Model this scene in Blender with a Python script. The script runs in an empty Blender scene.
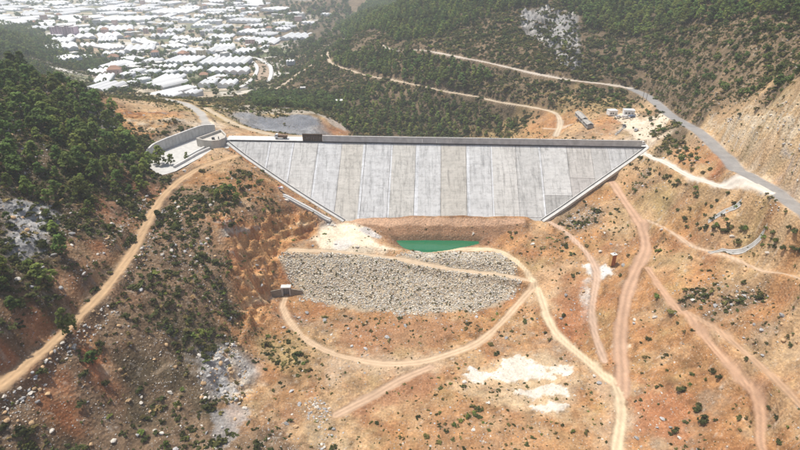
import bpy, math, random
import numpy as np
from mathutils import Vector, Matrix

# ------------------------------------------------------------------ camera, sky, sun, exposure
scene = bpy.context.scene
COL = scene.collection
CAM = np.array([0.0, 0.0, 160.0]); PITCH = math.radians(27.0); FPX = 533.0
cam_data = bpy.data.cameras.new('camera'); cam = bpy.data.objects.new('camera', cam_data); COL.objects.link(cam)
cam.location = CAM; cam.rotation_euler = (math.radians(90) - PITCH, 0, 0)
cam_data.sensor_width = 36; cam_data.lens = 36 * FPX / 800; cam_data.clip_end = 30000; cam_data.clip_start = 1
scene.camera = cam

SUN_EL = math.radians(69); SUN_DIR = np.array([-0.72, 0.36]) / math.hypot(0.72, 0.36)   # horizontal direction towards the sun
world = bpy.data.worlds.new('World'); scene.world = world; world.use_nodes = True
wn = world.node_tree.nodes; wl = world.node_tree.links
sky = wn.new('ShaderNodeTexSky'); sky.sky_type = 'NISHITA'; sky.sun_disc = False
sky.sun_elevation = SUN_EL; sky.sun_rotation = math.atan2(SUN_DIR[0], SUN_DIR[1])
sky.dust_density = 3.0; sky.air_density = 1.0
wl.new(sky.outputs[0], wn['Background'].inputs[0]); wn['Background'].inputs[1].default_value = 0.12
sl = bpy.data.lights.new('sun', 'SUN'); sun = bpy.data.objects.new('sun', sl); COL.objects.link(sun)
sl.energy = 4.3; sl.angle = math.radians(2.0); sl.color = (1.0, 0.945, 0.85)
sd = Vector((SUN_DIR[0] * math.cos(SUN_EL), SUN_DIR[1] * math.cos(SUN_EL), math.sin(SUN_EL)))
sun.rotation_euler = sd.to_track_quat('Z', 'Y').to_euler()
vs = scene.view_settings
vs.view_transform = 'Standard'; vs.look = 'None'; vs.gamma = 1; vs.use_curve_mapping = False; vs.exposure = 0.18
scene.cycles.use_denoising = True
scene.cycles.max_bounces = 5; scene.cycles.diffuse_bounces = 3; scene.cycles.transmission_bounces = 3; scene.cycles.volume_bounces = 2
scene.cycles.caustics_reflective = False; scene.cycles.caustics_refractive = False

HAZE_DENSITY = 0.00020
rng = np.random.default_rng(7); random.seed(7)

# ------------------------------------------------------------------ helpers: rays, noise
cp, sp = math.cos(PITCH), math.sin(PITCH)
def rays(u, v):
    u = np.asarray(u, float); v = np.asarray(v, float)
    a = (u - 400) / FPX; b = (225 - v) / FPX
    return np.stack([a, cp + b * sp, -sp + b * cp], -1)
def on_z(u, v, z):
    d = rays(u, v); t = (np.asarray(z) - CAM[2]) / d[..., 2]
    return CAM + d * t[..., None]
def project(P):
    P = np.asarray(P, float) - CAM
    dep = P[..., 1] * cp - P[..., 2] * sp
    up = P[..., 1] * sp + P[..., 2] * cp
    dd = np.where(dep > 1, dep, 1)
    return 400 + FPX * P[..., 0] / dd, 225 - FPX * up / dd, dep

_TAB = np.random.default_rng(99).random((512, 512)).astype(np.float32) * 2 - 1
def vnoise(x, y, seed=0):
    x = np.asarray(x, np.float32) + np.float32(37.7 * seed); y = np.asarray(y, np.float32) - np.float32(51.3 * seed)
    ix = np.floor(x); iy = np.floor(y); fx = x - ix; fy = y - iy
    ix = ix.astype(np.int32) & 511; iy = iy.astype(np.int32) & 511; jx = (ix + 1) & 511; jy = (iy + 1) & 511
    sx = fx * fx * (3 - 2 * fx); sy = fy * fy * (3 - 2 * fy)
    a = _TAB[iy, ix]; b = _TAB[iy, jx]; c_ = _TAB[jy, ix]; d = _TAB[jy, jx]
    a = a + (b - a) * sx; c_ = c_ + (d - c_) * sx
    return a + (c_ - a) * sy
def fbm(x, y, wl0, oct=4, seed=0, gain=0.5):
    s = 0; amp = 1; tot = 0
    for o in range(oct):
        s = s + amp * vnoise(x / wl0 + 17.3 * o, y / wl0 - 9.1 * o, seed + o); tot += amp
        amp *= gain; wl0 *= 0.5
        x, y = x * 0.8 - y * 0.6, x * 0.6 + y * 0.8
    return s / tot
def smooth(e0, e1, x):
    t = np.clip((x - e0) / (e1 - e0), 0, 1); return t * t * (3 - 2 * t)
def in_poly(x, y, poly):
    c = np.zeros(x.shape, bool); n = len(poly)
    for i in range(n):
        x0, y0 = poly[i][:2]; x1, y1 = poly[(i + 1) % n][:2]
        if y0 == y1: continue
        k = ((y0 > y) != (y1 > y)) & (x < (x1 - x0) * (y - y0) / (y1 - y0) + x0)
        c ^= k
    return c
def seg_dist(x, y, pts, closed=False):
    """distance to polyline, and the parameter (arc length) of the nearest point"""
    best = np.full(x.shape, 1e9); arc = np.zeros(x.shape); L = 0
    m = len(pts)
    for i in range(m if closed else m - 1):
        a = np.array(pts[i][:2]); b = np.array(pts[(i + 1) % m][:2]); d = b - a; l2 = d @ d + 1e-9
        t = np.clip(((x - a[0]) * d[0] + (y - a[1]) * d[1]) / l2, 0, 1)
        ds = np.hypot(x - a[0] - t * d[0], y - a[1] - t * d[1])
        k = ds < best; best[k] = ds[k]; arc[k] = (L + t * math.sqrt(l2))[k]; L += math.sqrt(l2)
    return best, arc
def poly_sd(x, y, poly):
    """signed distance, negative inside; evaluated near the polygon only"""
    P = np.array([p[:2] for p in poly]); lo = P.min(0) - 60; hi = P.max(0) + 60
    out = np.full(x.shape, 60.0)
    k = (x > lo[0]) & (x < hi[0]) & (y > lo[1]) & (y < hi[1])
    if k.any():
        d, _ = seg_dist(x[k], y[k], P, True); d[in_poly(x[k], y[k], P)] *= -1; out[k] = d
    return out
def densify(pts, step):
    out = [np.array(pts[0], float)]
    for a, b in zip(pts[:-1], pts[1:]):
        a = np.array(a, float); b = np.array(b, float); n = max(1, int(np.linalg.norm((b - a)[:2]) / step))
        for i in range(1, n + 1): out.append(a + (b - a) * i / n)
    return np.array(out)
def catmull(pts, n=6):
    P = [np.array(p, float) for p in pts]; P = [2 * P[0] - P[1]] + P + [2 * P[-1] - P[-2]]; out = []
    for i in range(1, len(P) - 2):
        for k in range(n):
            t = k / n; a, b, c, d = P[i - 1], P[i], P[i + 1], P[i + 2]
            out.append(0.5 * (2 * b + (c - a) * t + (2 * a - 5 * b + 4 * c - d) * t * t + (3 * b - a - 3 * c + d) * t ** 3))
    out.append(P[-2]); return np.array(out)

# ------------------------------------------------------------------ the dam's face (a plane in the world)
CREST_Z = 57.0; FACE = 1.4; DA = math.radians(3.0)
DT = np.array([math.cos(DA), -math.sin(DA)]); DN = np.array([-math.sin(DA), -math.cos(DA)])
D0 = on_z(430, 144, CREST_Z)[:2]
def face_z(x, y): return CREST_Z - ((x - D0[0]) * DN[0] + (y - D0[1]) * DN[1]) / FACE
def face_hit(u, v):
    d = rays(u, v)
    # z - CREST_Z + ((p-D0).DN)/FACE = 0
    A = d[2] + (d[0] * DN[0] + d[1] * DN[1]) / FACE
    B = CAM[2] - CREST_Z + ((CAM[0] - D0[0]) * DN[0] + (CAM[1] - D0[1]) * DN[1]) / FACE
    return CAM + d * (-B / A)
def dam_pt(s, off, z): return np.array([D0[0] + DT[0] * s + DN[0] * off, D0[1] + DT[1] * s + DN[1] * off, z])
OUT_L = [(229, 142.5), (245, 155), (262, 167), (290, 186), (318, 204), (345, 220.5)]
OUT_R = [(541, 220.5), (560, 208), (580, 194), (610, 173), (630, 159), (646, 147)]
W_L = [face_hit(*p) for p in OUT_L]; W_R = [face_hit(*p) for p in OUT_R]
def s_of(p): return (p[0] - D0[0]) * DT[0] + (p[1] - D0[1]) * DT[1]
FACE_POLY = [tuple(p[:2]) for p in W_L + W_R]

# ------------------------------------------------------------------ terrain control points: pixel, height, surface
C = []
def c(u, v, z, k): C.append((*on_z(u, v, z), k))
def w(x, y, z, k): C.append((x, y, z, k))
# valley floor in front of the cofferdam
for u, v, z, k in [(330, 335, 8, 'T'), (400, 325, 8, 'O'), (450, 322, 8, 'O'), (370, 340, 8, 'R'), (480, 330, 8.5, 'O'), (400, 350, 8, 'T'), (470, 355, 8, 'T'),
    (350, 375, 7.5, 'T'), (420, 380, 7.5, 'O'), (380, 400, 7, 'T'), (330, 400, 7, 'T'), (300, 430, 7.5, 'T'), (350, 430, 7, 'T'), (400, 430, 7, 'O'), (450, 400, 8, 'O'),
    (460, 425, 8, 'O'), (520, 370, 9, 'T'), (540, 400, 9.5, 'T'), (500, 430, 9, 'O'), (560, 430, 11, 'O'), (590, 400, 11.5, 'O'), (530, 340, 10, 'O'), (575, 380, 11, 'T'),
    (400, 470, 6.5, 'O'), (300, 480, 8, 'T'), (500, 480, 9, 'O'), (270, 449, 9.5, 'S'), (400, 600, 5, 'O'), (300, 600, 9, 'S'), (550, 600, 10, 'O')]: c(u, v, z, k)
# cofferdam: crest, rip-rap slope, toe
for u, v, z, k in [(282, 252, 24, 'T'), (320, 252, 24, 'T'), (360, 252, 24, 'T'), (400, 253, 22.2, 'T'), (440, 253, 21.4, 'T'), (480, 252, 21.4, 'T'), (505, 254, 21.6, 'T'),
    (292, 299, 8.3, 'O'), (330, 306, 8, 'O'), (365, 310, 8, 'O'), (400, 312, 8, 'O'), (440, 311, 8, 'O'), (475, 309, 8, 'O'), (505, 300, 9.5, 'O'), (520, 282, 14.5, 'O'),
    (340, 240, 24.6, 'W'), (365, 235, 25, 'W'), (385, 245, 24, 'T'), (320, 240, 25, 'T'), (300, 238, 25.5, 'O'), (380, 229, 24.5, 'O')]: c(u, v, z, k)
# berm at the toe of the face
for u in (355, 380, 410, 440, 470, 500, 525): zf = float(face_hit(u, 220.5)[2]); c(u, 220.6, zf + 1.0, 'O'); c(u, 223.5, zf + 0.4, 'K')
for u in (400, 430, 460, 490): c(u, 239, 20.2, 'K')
for u, v, z in [(510, 238, 22), (520, 245, 23)]: c(u, v, z, 'O')
# abutments: ground at the edge of the face
for i, p in enumerate(W_L): w(*(p + np.array([DT[0] * -2.5, 0, 0.2])), 'O')
for i, p in enumerate(W_R): w(*(p + np.array([DT[0] * 2.5, 0, 0.2])), 'T')
for u, v, z, k in [(265, 180, 48, 'O'), (285, 195, 42, 'R'), (310, 207, 36, 'R'), (330, 222, 28, 'G'), (300, 215, 33, 'R'), (310, 228, 27.5, 'O'), (335, 230, 26, 'W')]: c(u, v, z, k)
# the spur on the far side of the valley from the road (pixel left)
for u, v, z, k in [(235, 158, 55.5, 'T'), (215, 165, 55.5, 'T'), (205, 175, 54, 'O'), (240, 175, 53, 'D'), (230, 190, 50, 'O'), (215, 195, 51, 'D'), (255, 195, 46, 'O'),
    (270, 205, 43, 'D'), (250, 215, 42, 'O'), (225, 215, 46, 'S'), (275, 222, 34, 'O'), (250, 235, 35, 'O'), (285, 235, 27, 'O'), (230, 240, 40, 'O'), (270, 250, 24, 'R'),
    (250, 262, 27, 'G'), (280, 262, 20.5, 'R'), (262, 285, 16, 'G'), (278, 285, 11, 'O'), (240, 280, 29, 'O'), (270, 305, 11.5, 'O'), (255, 315, 15, 'O'), (280, 325, 9.5, 'O'),
    (245, 340, 15, 'O'), (270, 345, 10, 'Y'), (290, 355, 9, 'Y'), (275, 375, 8.5, 'O'), (240, 372, 12, 'G')]: c(u, v, z, k)
# hillside below the sandy track
for u, v, z, k in [(190, 185, 54, 'O'), (180, 200, 52.5, 'S'), (205, 205, 50, 'S'), (175, 225, 49, 'S'), (200, 230, 46, 'S'), (160, 250, 47.5, 'S'), (190, 260, 41, 'S'), (215, 262, 37, 'S'),
    (140, 280, 45.5, 'S'), (170, 290, 39, 'S'), (205, 295, 31, 'S'), (225, 300, 27, 'D'), (110, 320, 44, 'S'), (145, 325, 37, 'S'), (180, 330, 30, 'D'), (215, 335, 22, 'D'),
    (70, 365, 42, 'S'), (100, 365, 37, 'R'), (140, 370, 29, 'D'), (175, 370, 24, 'D'), (210, 370, 17.5, 'D'), (25, 410, 39, 'S'), (60, 410, 34, 'R'), (100, 410, 28, 'S'),
    (140, 410, 22, 'D'), (175, 410, 17.5, 'S'), (210, 405, 13.5, 'D'), (240, 410, 10.5, 'O'), (20, 445, 34, 'S'), (70, 445, 27, 'D'), (120, 445, 20, 'S'), (170, 445, 15, 'S'), (220, 445, 11, 'S'),
    (0, 520, 30, 'S'), (150, 520, 15, 'S'), (60, 600, 25, 'S'), (200, 600, 11, 'S'), (-60, 420, 48, 'S'), (-80, 520, 40, 'S')]: c(u, v, z, k)
# the sandy track and the pine hill above it
for u, v, z in [(0, 385, 45.5), (25, 365, 46), (50, 345, 46.5), (75, 320, 47.3), (95, 300, 48), (115, 277, 48.8), (130, 255, 49.5), (140, 237, 50.3), (150, 217, 51.2), (162, 197, 52.5), (180, 180, 54), (200, 168, 55)]: c(u, v, z, 'S')
for u, v, z, k in [(8, 365, 49, 'R'), (42, 330, 50.5, 'R'), (77, 296, 51.2, 'R'), (108, 261, 52.2, 'R'), (129, 224, 53.6, 'R'), (150, 191, 55.3, 'R'),
    (0, 330, 58, 'D'), (40, 300, 58, 'D'), (70, 270, 59, 'D'), (100, 235, 59, 'D'), (125, 200, 59, 'D'), (150, 175, 58, 'D'), (0, 290, 65, 'D'), (40, 260, 64, 'D'), (80, 225, 64, 'D'),
    (110, 190, 63.5, 'D'), (0, 250, 71, 'D'), (40, 215, 71, 'D'), (80, 190, 69, 'D'), (110, 165, 67, 'D'), (135, 160, 62, 'D'), (0, 205, 78, 'D'), (40, 175, 77, 'D'), (80, 155, 74, 'D'),
    (110, 140, 70, 'D'), (0, 160, 85, 'D'), (40, 140, 82, 'D'), (75, 125, 78, 'D'), (0, 120, 91, 'D'), (40, 108, 87, 'D'), (0, 85, 95, 'D'), (50, 90, 88, 'D'), (90, 105, 79, 'D'), (105, 118, 74, 'D'),
    (-80, 300, 72, 'D'), (-80, 200, 88, 'D'), (-80, 120, 102, 'D'), (-150, 80, 115, 'D'), (-200, 250, 95, 'D'), (-100, 60, 112, 'D'), (25, 72, 94, 'M'), (70, 88, 84, 'M'),
    (120, 115, 68, 'O'), (145, 108, 65, 'T'), (165, 113, 64, 'T'), (130, 130, 63.5, 'M'), (155, 128, 62, 'M'), (175, 122, 62, 'M'), (190, 118, 60.5, 'T'), (145, 145, 60.5, 'M')]: c(u, v, z, k)
# spillway flat and what lies behind the left part of the crest
for u, v, z, k in [(165, 160, 55, 'W'), (190, 150, 55, 'W'), (210, 140, 55, 'W'), (225, 150, 56, 'T'), (203, 123, 58, 'W'), (195, 110, 54, 'Y'), (175, 101, 50, 'Y'), (140, 97, 46, 'Y'),
    (230, 130, 54, 'T'), (250, 136, 54.5, 'T'), (225, 118, 50, 'Y'), (250, 128, 49, 'Y'), (300, 137, 52, 'T'), (240, 108, 45, 'Y'), (270, 110, 44.5, 'Y'), (310, 112, 44, 'Y'),
    (260, 118, 43.5, 'g'), (300, 118, 43.5, 'g'), (265, 128, 38, 'g'), (305, 129, 37.5, 'g'), (330, 118, 40, 'T'), (335, 128, 33, 'R'), (215, 104, 43, 'Y')]: c(u, v, z, k)
# downstream of the dam
for u, v, z, k in [(350, 130, 26, 'M'), (400, 130, 18, 'D'), (450, 130, 19, 'D'), (500, 132, 24, 'Y'), (400, 115, 24, 'D'), (450, 117, 26, 'D'), (500, 120, 31, 'D'), (540, 125, 38, 'O'), (560, 125, 44, 'O'),
    (350, 112, 26, 'D'), (300, 103, 22, 'D'), (260, 100, 22, 'D'), (585, 122, 52, 'T'), (600, 118, 55, 'O'), (615, 125, 56, 'T'), (635, 125, 58, 'W'), (622, 112, 57.5, 'T'), (605, 105, 56, 'Y'), (650, 140, 60, 'W'), (640, 112, 59, 'T')]: c(u, v, z, k)
# mountain road and hillside
for u, v, z, k in [(560, 110, 48, 'Y'), (500, 100, 46, 'M'), (440, 90, 44, 'M'), (410, 84, 42.5, 'M'), (380, 78, 41, 'M'), (350, 70, 39, 'M'), (330, 62, 37, 'M'), (350, 88, 34, 'D'), (320, 85, 26, 'M'), (300, 90, 20, 'M'),
    (600, 84, 62, 'M'), (570, 80, 64, 'M'), (535, 73, 66, 'M'), (500, 65, 67.5, 'M'), (470, 59, 68.5, 'M'), (440, 53, 69, 'M'), (410, 49, 68, 'M'), (380, 44, 64, 'M'), (345, 40, 52, 'D'),
    (630, 88, 61.5, 'M'), (560, 95, 56, 'M'), (500, 80, 57, 'D'), (440, 70, 57, 'D'), (390, 60, 53, 'D'), (600, 95, 58, 'M'),
    (600, 60, 76, 'M'), (600, 40, 88, 'M'), (600, 20, 100, 'D'), (600, 0, 115, 'D'), (560, 50, 80, 'M'), (550, 30, 90, 'M'), (540, 10, 104, 'M'), (500, 40, 83, 'M'), (500, 20, 96, 'M'), (500, 0, 111, 'D'),
    (450, 35, 80, 'D'), (450, 15, 93, 'D'), (450, 0, 105, 'D'), (400, 35, 72, 'D'), (400, 20, 80, 'D'), (400, 5, 91, 'D'), (375, 25, 66, 'D'), (370, 12, 62, 'D'),
    (650, 70, 76, 'M'), (650, 45, 90, 'M'), (650, 20, 104, 'D'), (650, 0, 118, 'D'), (620, 75, 70, 'M'), (690, 95, 76, 'M'), (700, 75, 87, 'M'), (700, 50, 99, 'M'), (700, 30, 109, 'M'), (700, 0, 127, 'D'),
    (740, 85, 92, 'M'), (750, 60, 104, 'M'), (750, 30, 117, 'M'), (750, 0, 130, 'D'), (790, 80, 106, 'M'), (800, 55, 113, 'M'), (800, 30, 122, 'M'), (800, 0, 134, 'D'), (660, 92, 68, 'M')]: c(u, v, z, k)
# asphalt road and the cut above it
for u, v, z in [(800, 213, 71), (770, 188, 70), (745, 167, 69), (720, 150, 67.7), (700, 137, 66.5), (680, 122, 65.5), (665, 110, 64), (655, 102, 63), (645, 95, 62)]: c(u, v, z, 'T' if u > 670 else 'M')
for u, v, z, k in [(800, 185, 80, 'T'), (770, 162, 78, 'T'), (745, 143, 76.5, 'T'), (715, 125, 73, 'T'), (690, 110, 70, 'M'), (800, 150, 92, 'T'), (770, 130, 90, 'T'), (740, 115, 86, 'T'), (800, 115, 99.5, 'T'), (770, 105, 97, 'Y'),
    (715, 106, 81, 'M'), (870, 200, 92, 'T'), (900, 120, 112, 'M'), (900, 50, 128, 'M'), (880, 240, 80, 'T'), (1000, 150, 130, 'M')]: c(u, v, z, k)
# slope below the asphalt road
for u, v, z, k in [(645, 155, 57, 'T'), (665, 163, 59, 'T'), (690, 176, 61.8, 'T'), (715, 184, 64.2, 'T'), (740, 190, 66.8, 'T'), (765, 197, 69.3, 'T'), (745, 205, 63.5, 'T'), (735, 215, 59.5, 'Y'),
    (665, 150, 61, 'M'), (690, 155, 63.6, 'O'), (720, 172, 65.8, 'R'), (655, 135, 61, 'M'), (675, 138, 63.5, 'M'), (700, 160, 64.6, 'O'),
    (640, 180, 48, 'S'), (670, 190, 53, 'Y'), (700, 200, 57, 'Y'), (730, 212, 60, 'O'), (765, 212, 65, 'T'), (790, 225, 67, 'T'), (660, 210, 44, 'Y'), (690, 225, 47, 'O'), (720, 235, 51, 'T'), (760, 235, 57, 'Y'), (800, 250, 62, 'O'),
    (610, 180, 43, 'T'), (600, 195, 38, 'O'), (575, 215, 30, 'S'), (590, 215, 34, 'S'), (620, 200, 40.5, 'T'), (620, 190, 42, 'O'), (640, 225, 37.5, 'T'), (645, 245, 34.5, 'O'), (560, 225, 27.5, 'O'), (600, 235, 31, 'O'), (575, 235, 27, 'O'),
    (640, 262, 31, 'O'), (628, 290, 26, 'O'), (622, 320, 21, 'O'), (620, 345, 17, 'O'), (621, 370, 14.5, 'O'), (595, 262, 25.5, 'T'), (595, 280, 23, 'T'), (593, 305, 19, 'O'), (597, 335, 15, 'O'), (550, 250, 23.5, 'O'), (560, 285, 19, 'O'), (570, 320, 14.5, 'R'), (545, 300, 14.3, 'T'), (580, 345, 12.5, 'O'), (532, 262, 21, 'T'),
    (670, 255, 39, 'T'), (700, 270, 41.5, 'O'), (740, 275, 47, 'T'), (800, 290, 54, 'T'), (660, 280, 32.5, 'O'), (690, 300, 35, 'S'), (730, 300, 40, 'S'), (770, 310, 46, 'O'), (800, 330, 48, 'T'),
    (650, 310, 26, 'O'), (680, 335, 28, 'O'), (720, 345, 33, 'O'), (760, 355, 38.5, 'T'), (800, 380, 41, 'T'), (640, 345, 19.5, 'O'), (665, 370, 21, 'O'), (700, 385, 25, 'O'), (740, 395, 30, 'O'), (780, 410, 35, 'T'),
    (630, 385, 14.5, 'T'), (660, 410, 17, 'R'), (690, 420, 20, 'O'), (730, 440, 25, 'O'), (790, 449, 32, 'O'), (620, 430, 13, 'O'), (640, 440, 14, 'O'), (680, 480, 16, 'O'), (760, 500, 24, 'O'), (880, 350, 56, 'T'), (880, 450, 46, 'T'), (640, 600, 12, 'O'), (800, 600, 24, 'O'), (950, 300, 72, 'T')]: c(u, v, z, k)
# plain with the town, and far hills
for u, v, z, k in [(150, 92, 12, 'P'), (120, 92, 16, 'Y'), (180, 95, 10, 'P'), (215, 95, 10, 'P'), (240, 92, 9, 'P'), (100, 80, 8, 'P'), (60, 66, 12, 'D'), (130, 70, 2, 'P'), (200, 75, 2, 'P'), (260, 75, 3, 'P'), (290, 75, 8, 'M'), (310, 65, 10, 'M'),
    (0, 50, 45, 'D'), (20, 40, 32, 'D'), (40, 50, 14, 'D'), (0, 32, 38, 'D'), (60, 45, 3, 'M'), (60, 30, 0, 'P'), (100, 50, 0, 'P'), (160, 50, 0, 'P'), (220, 50, 0, 'P'), (270, 50, 2, 'P'), (310, 45, 8, 'D'), (330, 35, 12, 'D'),
    (0, 15, 0, 'P'), (100, 15, 0, 'P'), (200, 20, 0, 'P'), (270, 25, 0, 'P'), (320, 25, 8, 'D'), (345, 20, 18, 'D'), (280, 8, 14, 'M'), (310, 2, 40, 'M'), (335, 8, 30, 'M'), (250, 2, 6, 'M')]: c(u, v, z, k)
for x, y, z, k in [(-2600, 2300, 0, 'P'), (-1500, 2300, 0, 'P'), (-700, 2300, 0, 'P'), (-200, 2500, 2, 'P'), (300, 2600, 10, 'P'), (-3500, 3500, 0, 'P'), (-1500, 3600, 0, 'P'), (0, 3600, 0, 'P'), (1500, 3500, 60, 'M'), (-6000, 6000, 0, 'P'), (0, 6500, 0, 'P'), (5000, 6000, 100, 'M'),
    (150, 950, 130, 'D'), (350, 950, 170, 'D'), (600, 900, 200, 'D'), (0, 1050, 70, 'D'), (200, 1300, 110, 'D'), (500, 1500, 160, 'M'), (700, 500, 190, 'D'), (500, 300, 150, 'D'), (1500, 900, 250, 'D'), (2500, 2000, 250, 'M'), (-60, 1650, 45, 'M'), (100, 1750, 35, 'M'),
    (-700, 700, 60, 'D'), (-1100, 900, 30, 'D'), (-600, 400, 110, 'D'), (-1000, 500, 130, 'D'), (-1500, 1300, 0, 'P'), (-2500, 900, 60, 'D'), (-500, 550, 60, 'D'), (-350, 480, 60, 'D'), (-280, 560, 25, 'Y'), (-400, 620, 22, 'D'), (-300, 450, 50, 'M'),
    (-300, 0, 90, 'S'), (-600, 0, 140, 'D'), (-150, -60, 40, 'S'), (0, -60, 4, 'O'), (120, -60, 10, 'O'), (250, 0, 50, 'O'), (400, 100, 110, 'M'), (600, 0, 150, 'M'), (-200, 80, 62, 'S'), (230, 100, 60, 'T'), (-2000, -60, 200, 'D'), (2000, -60, 220, 'D')]: w(x, y, z, k)
CX = np.array([p[0] for p in C]); CY = np.array([p[1] for p in C]); CZ = np.array([p[2] for p in C]); CK = [p[3] for p in C]
def warp(x, y): return np.stack([2.0 * x / (y + 130.0), 2.0 * np.log((y + 130.0) / 300.0)], -1)
CW = warp(CX, CY); MQ = 0.05
def kern(A, B): return np.sqrt((A[:, None, 0] - B[None, :, 0]) ** 2 + (A[:, None, 1] - B[None, :, 1]) ** 2 + MQ * MQ)
nC = len(C)
A = np.zeros((nC + 3, nC + 3)); A[:nC, :nC] = kern(CW, CW) - np.eye(nC) * 0.004
A[:nC, nC] = 1; A[:nC, nC + 1:] = CW; A[nC, :nC] = 1; A[nC + 1:, :nC] = CW.T
sol = np.linalg.solve(A, np.concatenate([CZ, np.zeros(3)]))

KINDS = {  # base colours (linear)
    'O': (0.352, 0.184, 0.080), 'T': (0.402, 0.262, 0.142), 'R': (0.285, 0.115, 0.050), 'S': (0.185, 0.124, 0.076), 'D': (0.098, 0.074, 0.044),
    'G': (0.300, 0.285, 0.265), 'M': (0.150, 0.108, 0.066), 'P': (0.400, 0.345, 0.260), 'W': (0.600, 0.500, 0.380), 'Y': (0.330, 0.235, 0.110), 'K': (0.230, 0.125, 0.070), 'g': (0.200, 0.205, 0.215)}
KL = list(KINDS); KIX = np.array([KL.index(k) for k in CK]); KONE = np.eye(len(KL))[KIX]

# nonuniform grid: fine where the picture is close
def axis_y():
    out = [-60.0]
    while out[-1] < 6500:
        y = out[-1]
        if y < 85: st = 2.2
        elif y < 345: st = 0.62
        else: st = 0.62 + (y - 345) * 0.0085
        out.append(y + st)
    return np.array(out)
def axis_x():
    out = [0.0]
    while out[-1] < 4500:
        x = out[-1]; out.append(x + (0.80 if x < 265 else 0.80 + (x - 265) * 0.028))
    out = np.array(out); return np.concatenate([-out[:0:-1], out])
GX, GY = axis_x(), axis_y()
X, Y = np.meshgrid(GX, GY); NX, NY = len(GX), len(GY)
xf, yf = X.ravel(), Y.ravel()
# noise coordinates that grow with distance (log-polar, shape-preserving): scale 1 at 480 m from (0,-130)
LR = np.hypot(xf, yf + 130); nxf = (np.arctan2(xf, yf + 130) * 480).astype(np.float32); nyf = (np.log(LR / 480) * 480).astype(np.float32); nsc = LR / 480
ci = np.unique(np.append(np.arange(0, NX, 4), NX - 1)); cj = np.unique(np.append(np.arange(0, NY, 4), NY - 1))
CGX, CGY = GX[ci], GY[cj]; cxx, cyy = np.meshgrid(CGX, CGY); cxx = cxx.ravel(); cyy = cyy.ravel()
Zc = np.empty(cxx.size); Kc = np.empty((cxx.size, len(KL)))
for i in range(0, cxx.size, 12000):
    j = slice(i, i + 12000); q = warp(cxx[j], cyy[j])
    r2 = ((q[:, None, 0] - CW[None, :, 0]) ** 2 + (q[:, None, 1] - CW[None, :, 1]) ** 2)
    Zc[j] = np.sqrt(r2 + MQ * MQ) @ sol[:nC] + sol[nC] + q @ sol[nC + 1:]
    wt = 1 / (r2 + 2e-4) ** 2; wt /= wt.sum(1, keepdims=True); Kc[j] = wt @ KONE
def upsample(F, x, y):
    """bilinear sample of coarse-grid fields"""
    i = np.clip(np.searchsorted(CGX, x) - 1, 0, len(CGX) - 2); j = np.clip(np.searchsorted(CGY, y) - 1, 0, len(CGY) - 2)
    a = np.clip((x - CGX[i]) / (CGX[i + 1] - CGX[i]), 0, 1); b = np.clip((y - CGY[j]) / (CGY[j + 1] - CGY[j]), 0, 1)
    n = len(CGX); sh = (-1,) + (1,) * (F.ndim - 1); a = a.reshape(sh); b = b.reshape(sh)
    return (F[j * n + i] * (1 - a) + F[j * n + i + 1] * a) * (1 - b) + (F[(j + 1) * n + i] * (1 - a) + F[(j + 1) * n + i + 1] * a) * b
Z = upsample(Zc, xf, yf)
dx = fbm(nxf, nyf, 26, 4, 11) * 9 * nsc; dy = fbm(nxf, nyf, 26, 4, 12) * 9 * nsc
KW = upsample(Kc.astype(np.float32), xf + dx, yf + dy)
kw = {k: KW[:, i] for i, k in enumerate(KL)}

class Grid:
    def __init__(s, z): s.z = z.reshape(NY, NX)
    def __call__(s, x, y):
        x = np.asarray(x, float); y = np.asarray(y, float)
        i = np.clip(np.searchsorted(GX, x) - 1, 0, NX - 2); j = np.clip(np.searchsorted(GY, y) - 1, 0, NY - 2)
        a = np.clip((x - GX[i]) / (GX[i + 1] - GX[i]), 0, 1); b = np.clip((y - GY[j]) / (GY[j + 1] - GY[j]), 0, 1)
        z = s.z
        return (z[j, i] * (1 - a) + z[j, i + 1] * a) * (1 - b) + (z[j + 1, i] * (1 - a) + z[j + 1, i + 1] * a) * b
    def cast(s, u, v):
        d = rays(np.atleast_1d(u), np.atleast_1d(v)); n = len(d)
        t = np.full(n, 60.0); hit = np.zeros(n, bool); t0 = t.copy()
        for k in range(900):
            p = CAM + d * t[:, None]; below = p[:, 2] < s(p[:, 0], p[:, 1])
            hit |= below
            if hit.all(): break
            g = ~hit; t0[g] = t[g]; t[g] += 0.8 + t[g] * 0.003
        for k in range(14):
            m = (t0 + t) / 2; p = CAM + d * m[:, None]; below = p[:, 2] < s(p[:, 0], p[:, 1])
            t = np.where(below, m, t); t0 = np.where(below, t0, m)
        return CAM + d * t[:, None]
base = Grid(Z.copy())
def W(px, g=None):
    """pixels of the photograph -> places on the ground"""
    a = np.array(px, float); return (g or base).cast(a[:, 0], a[:, 1])

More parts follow.
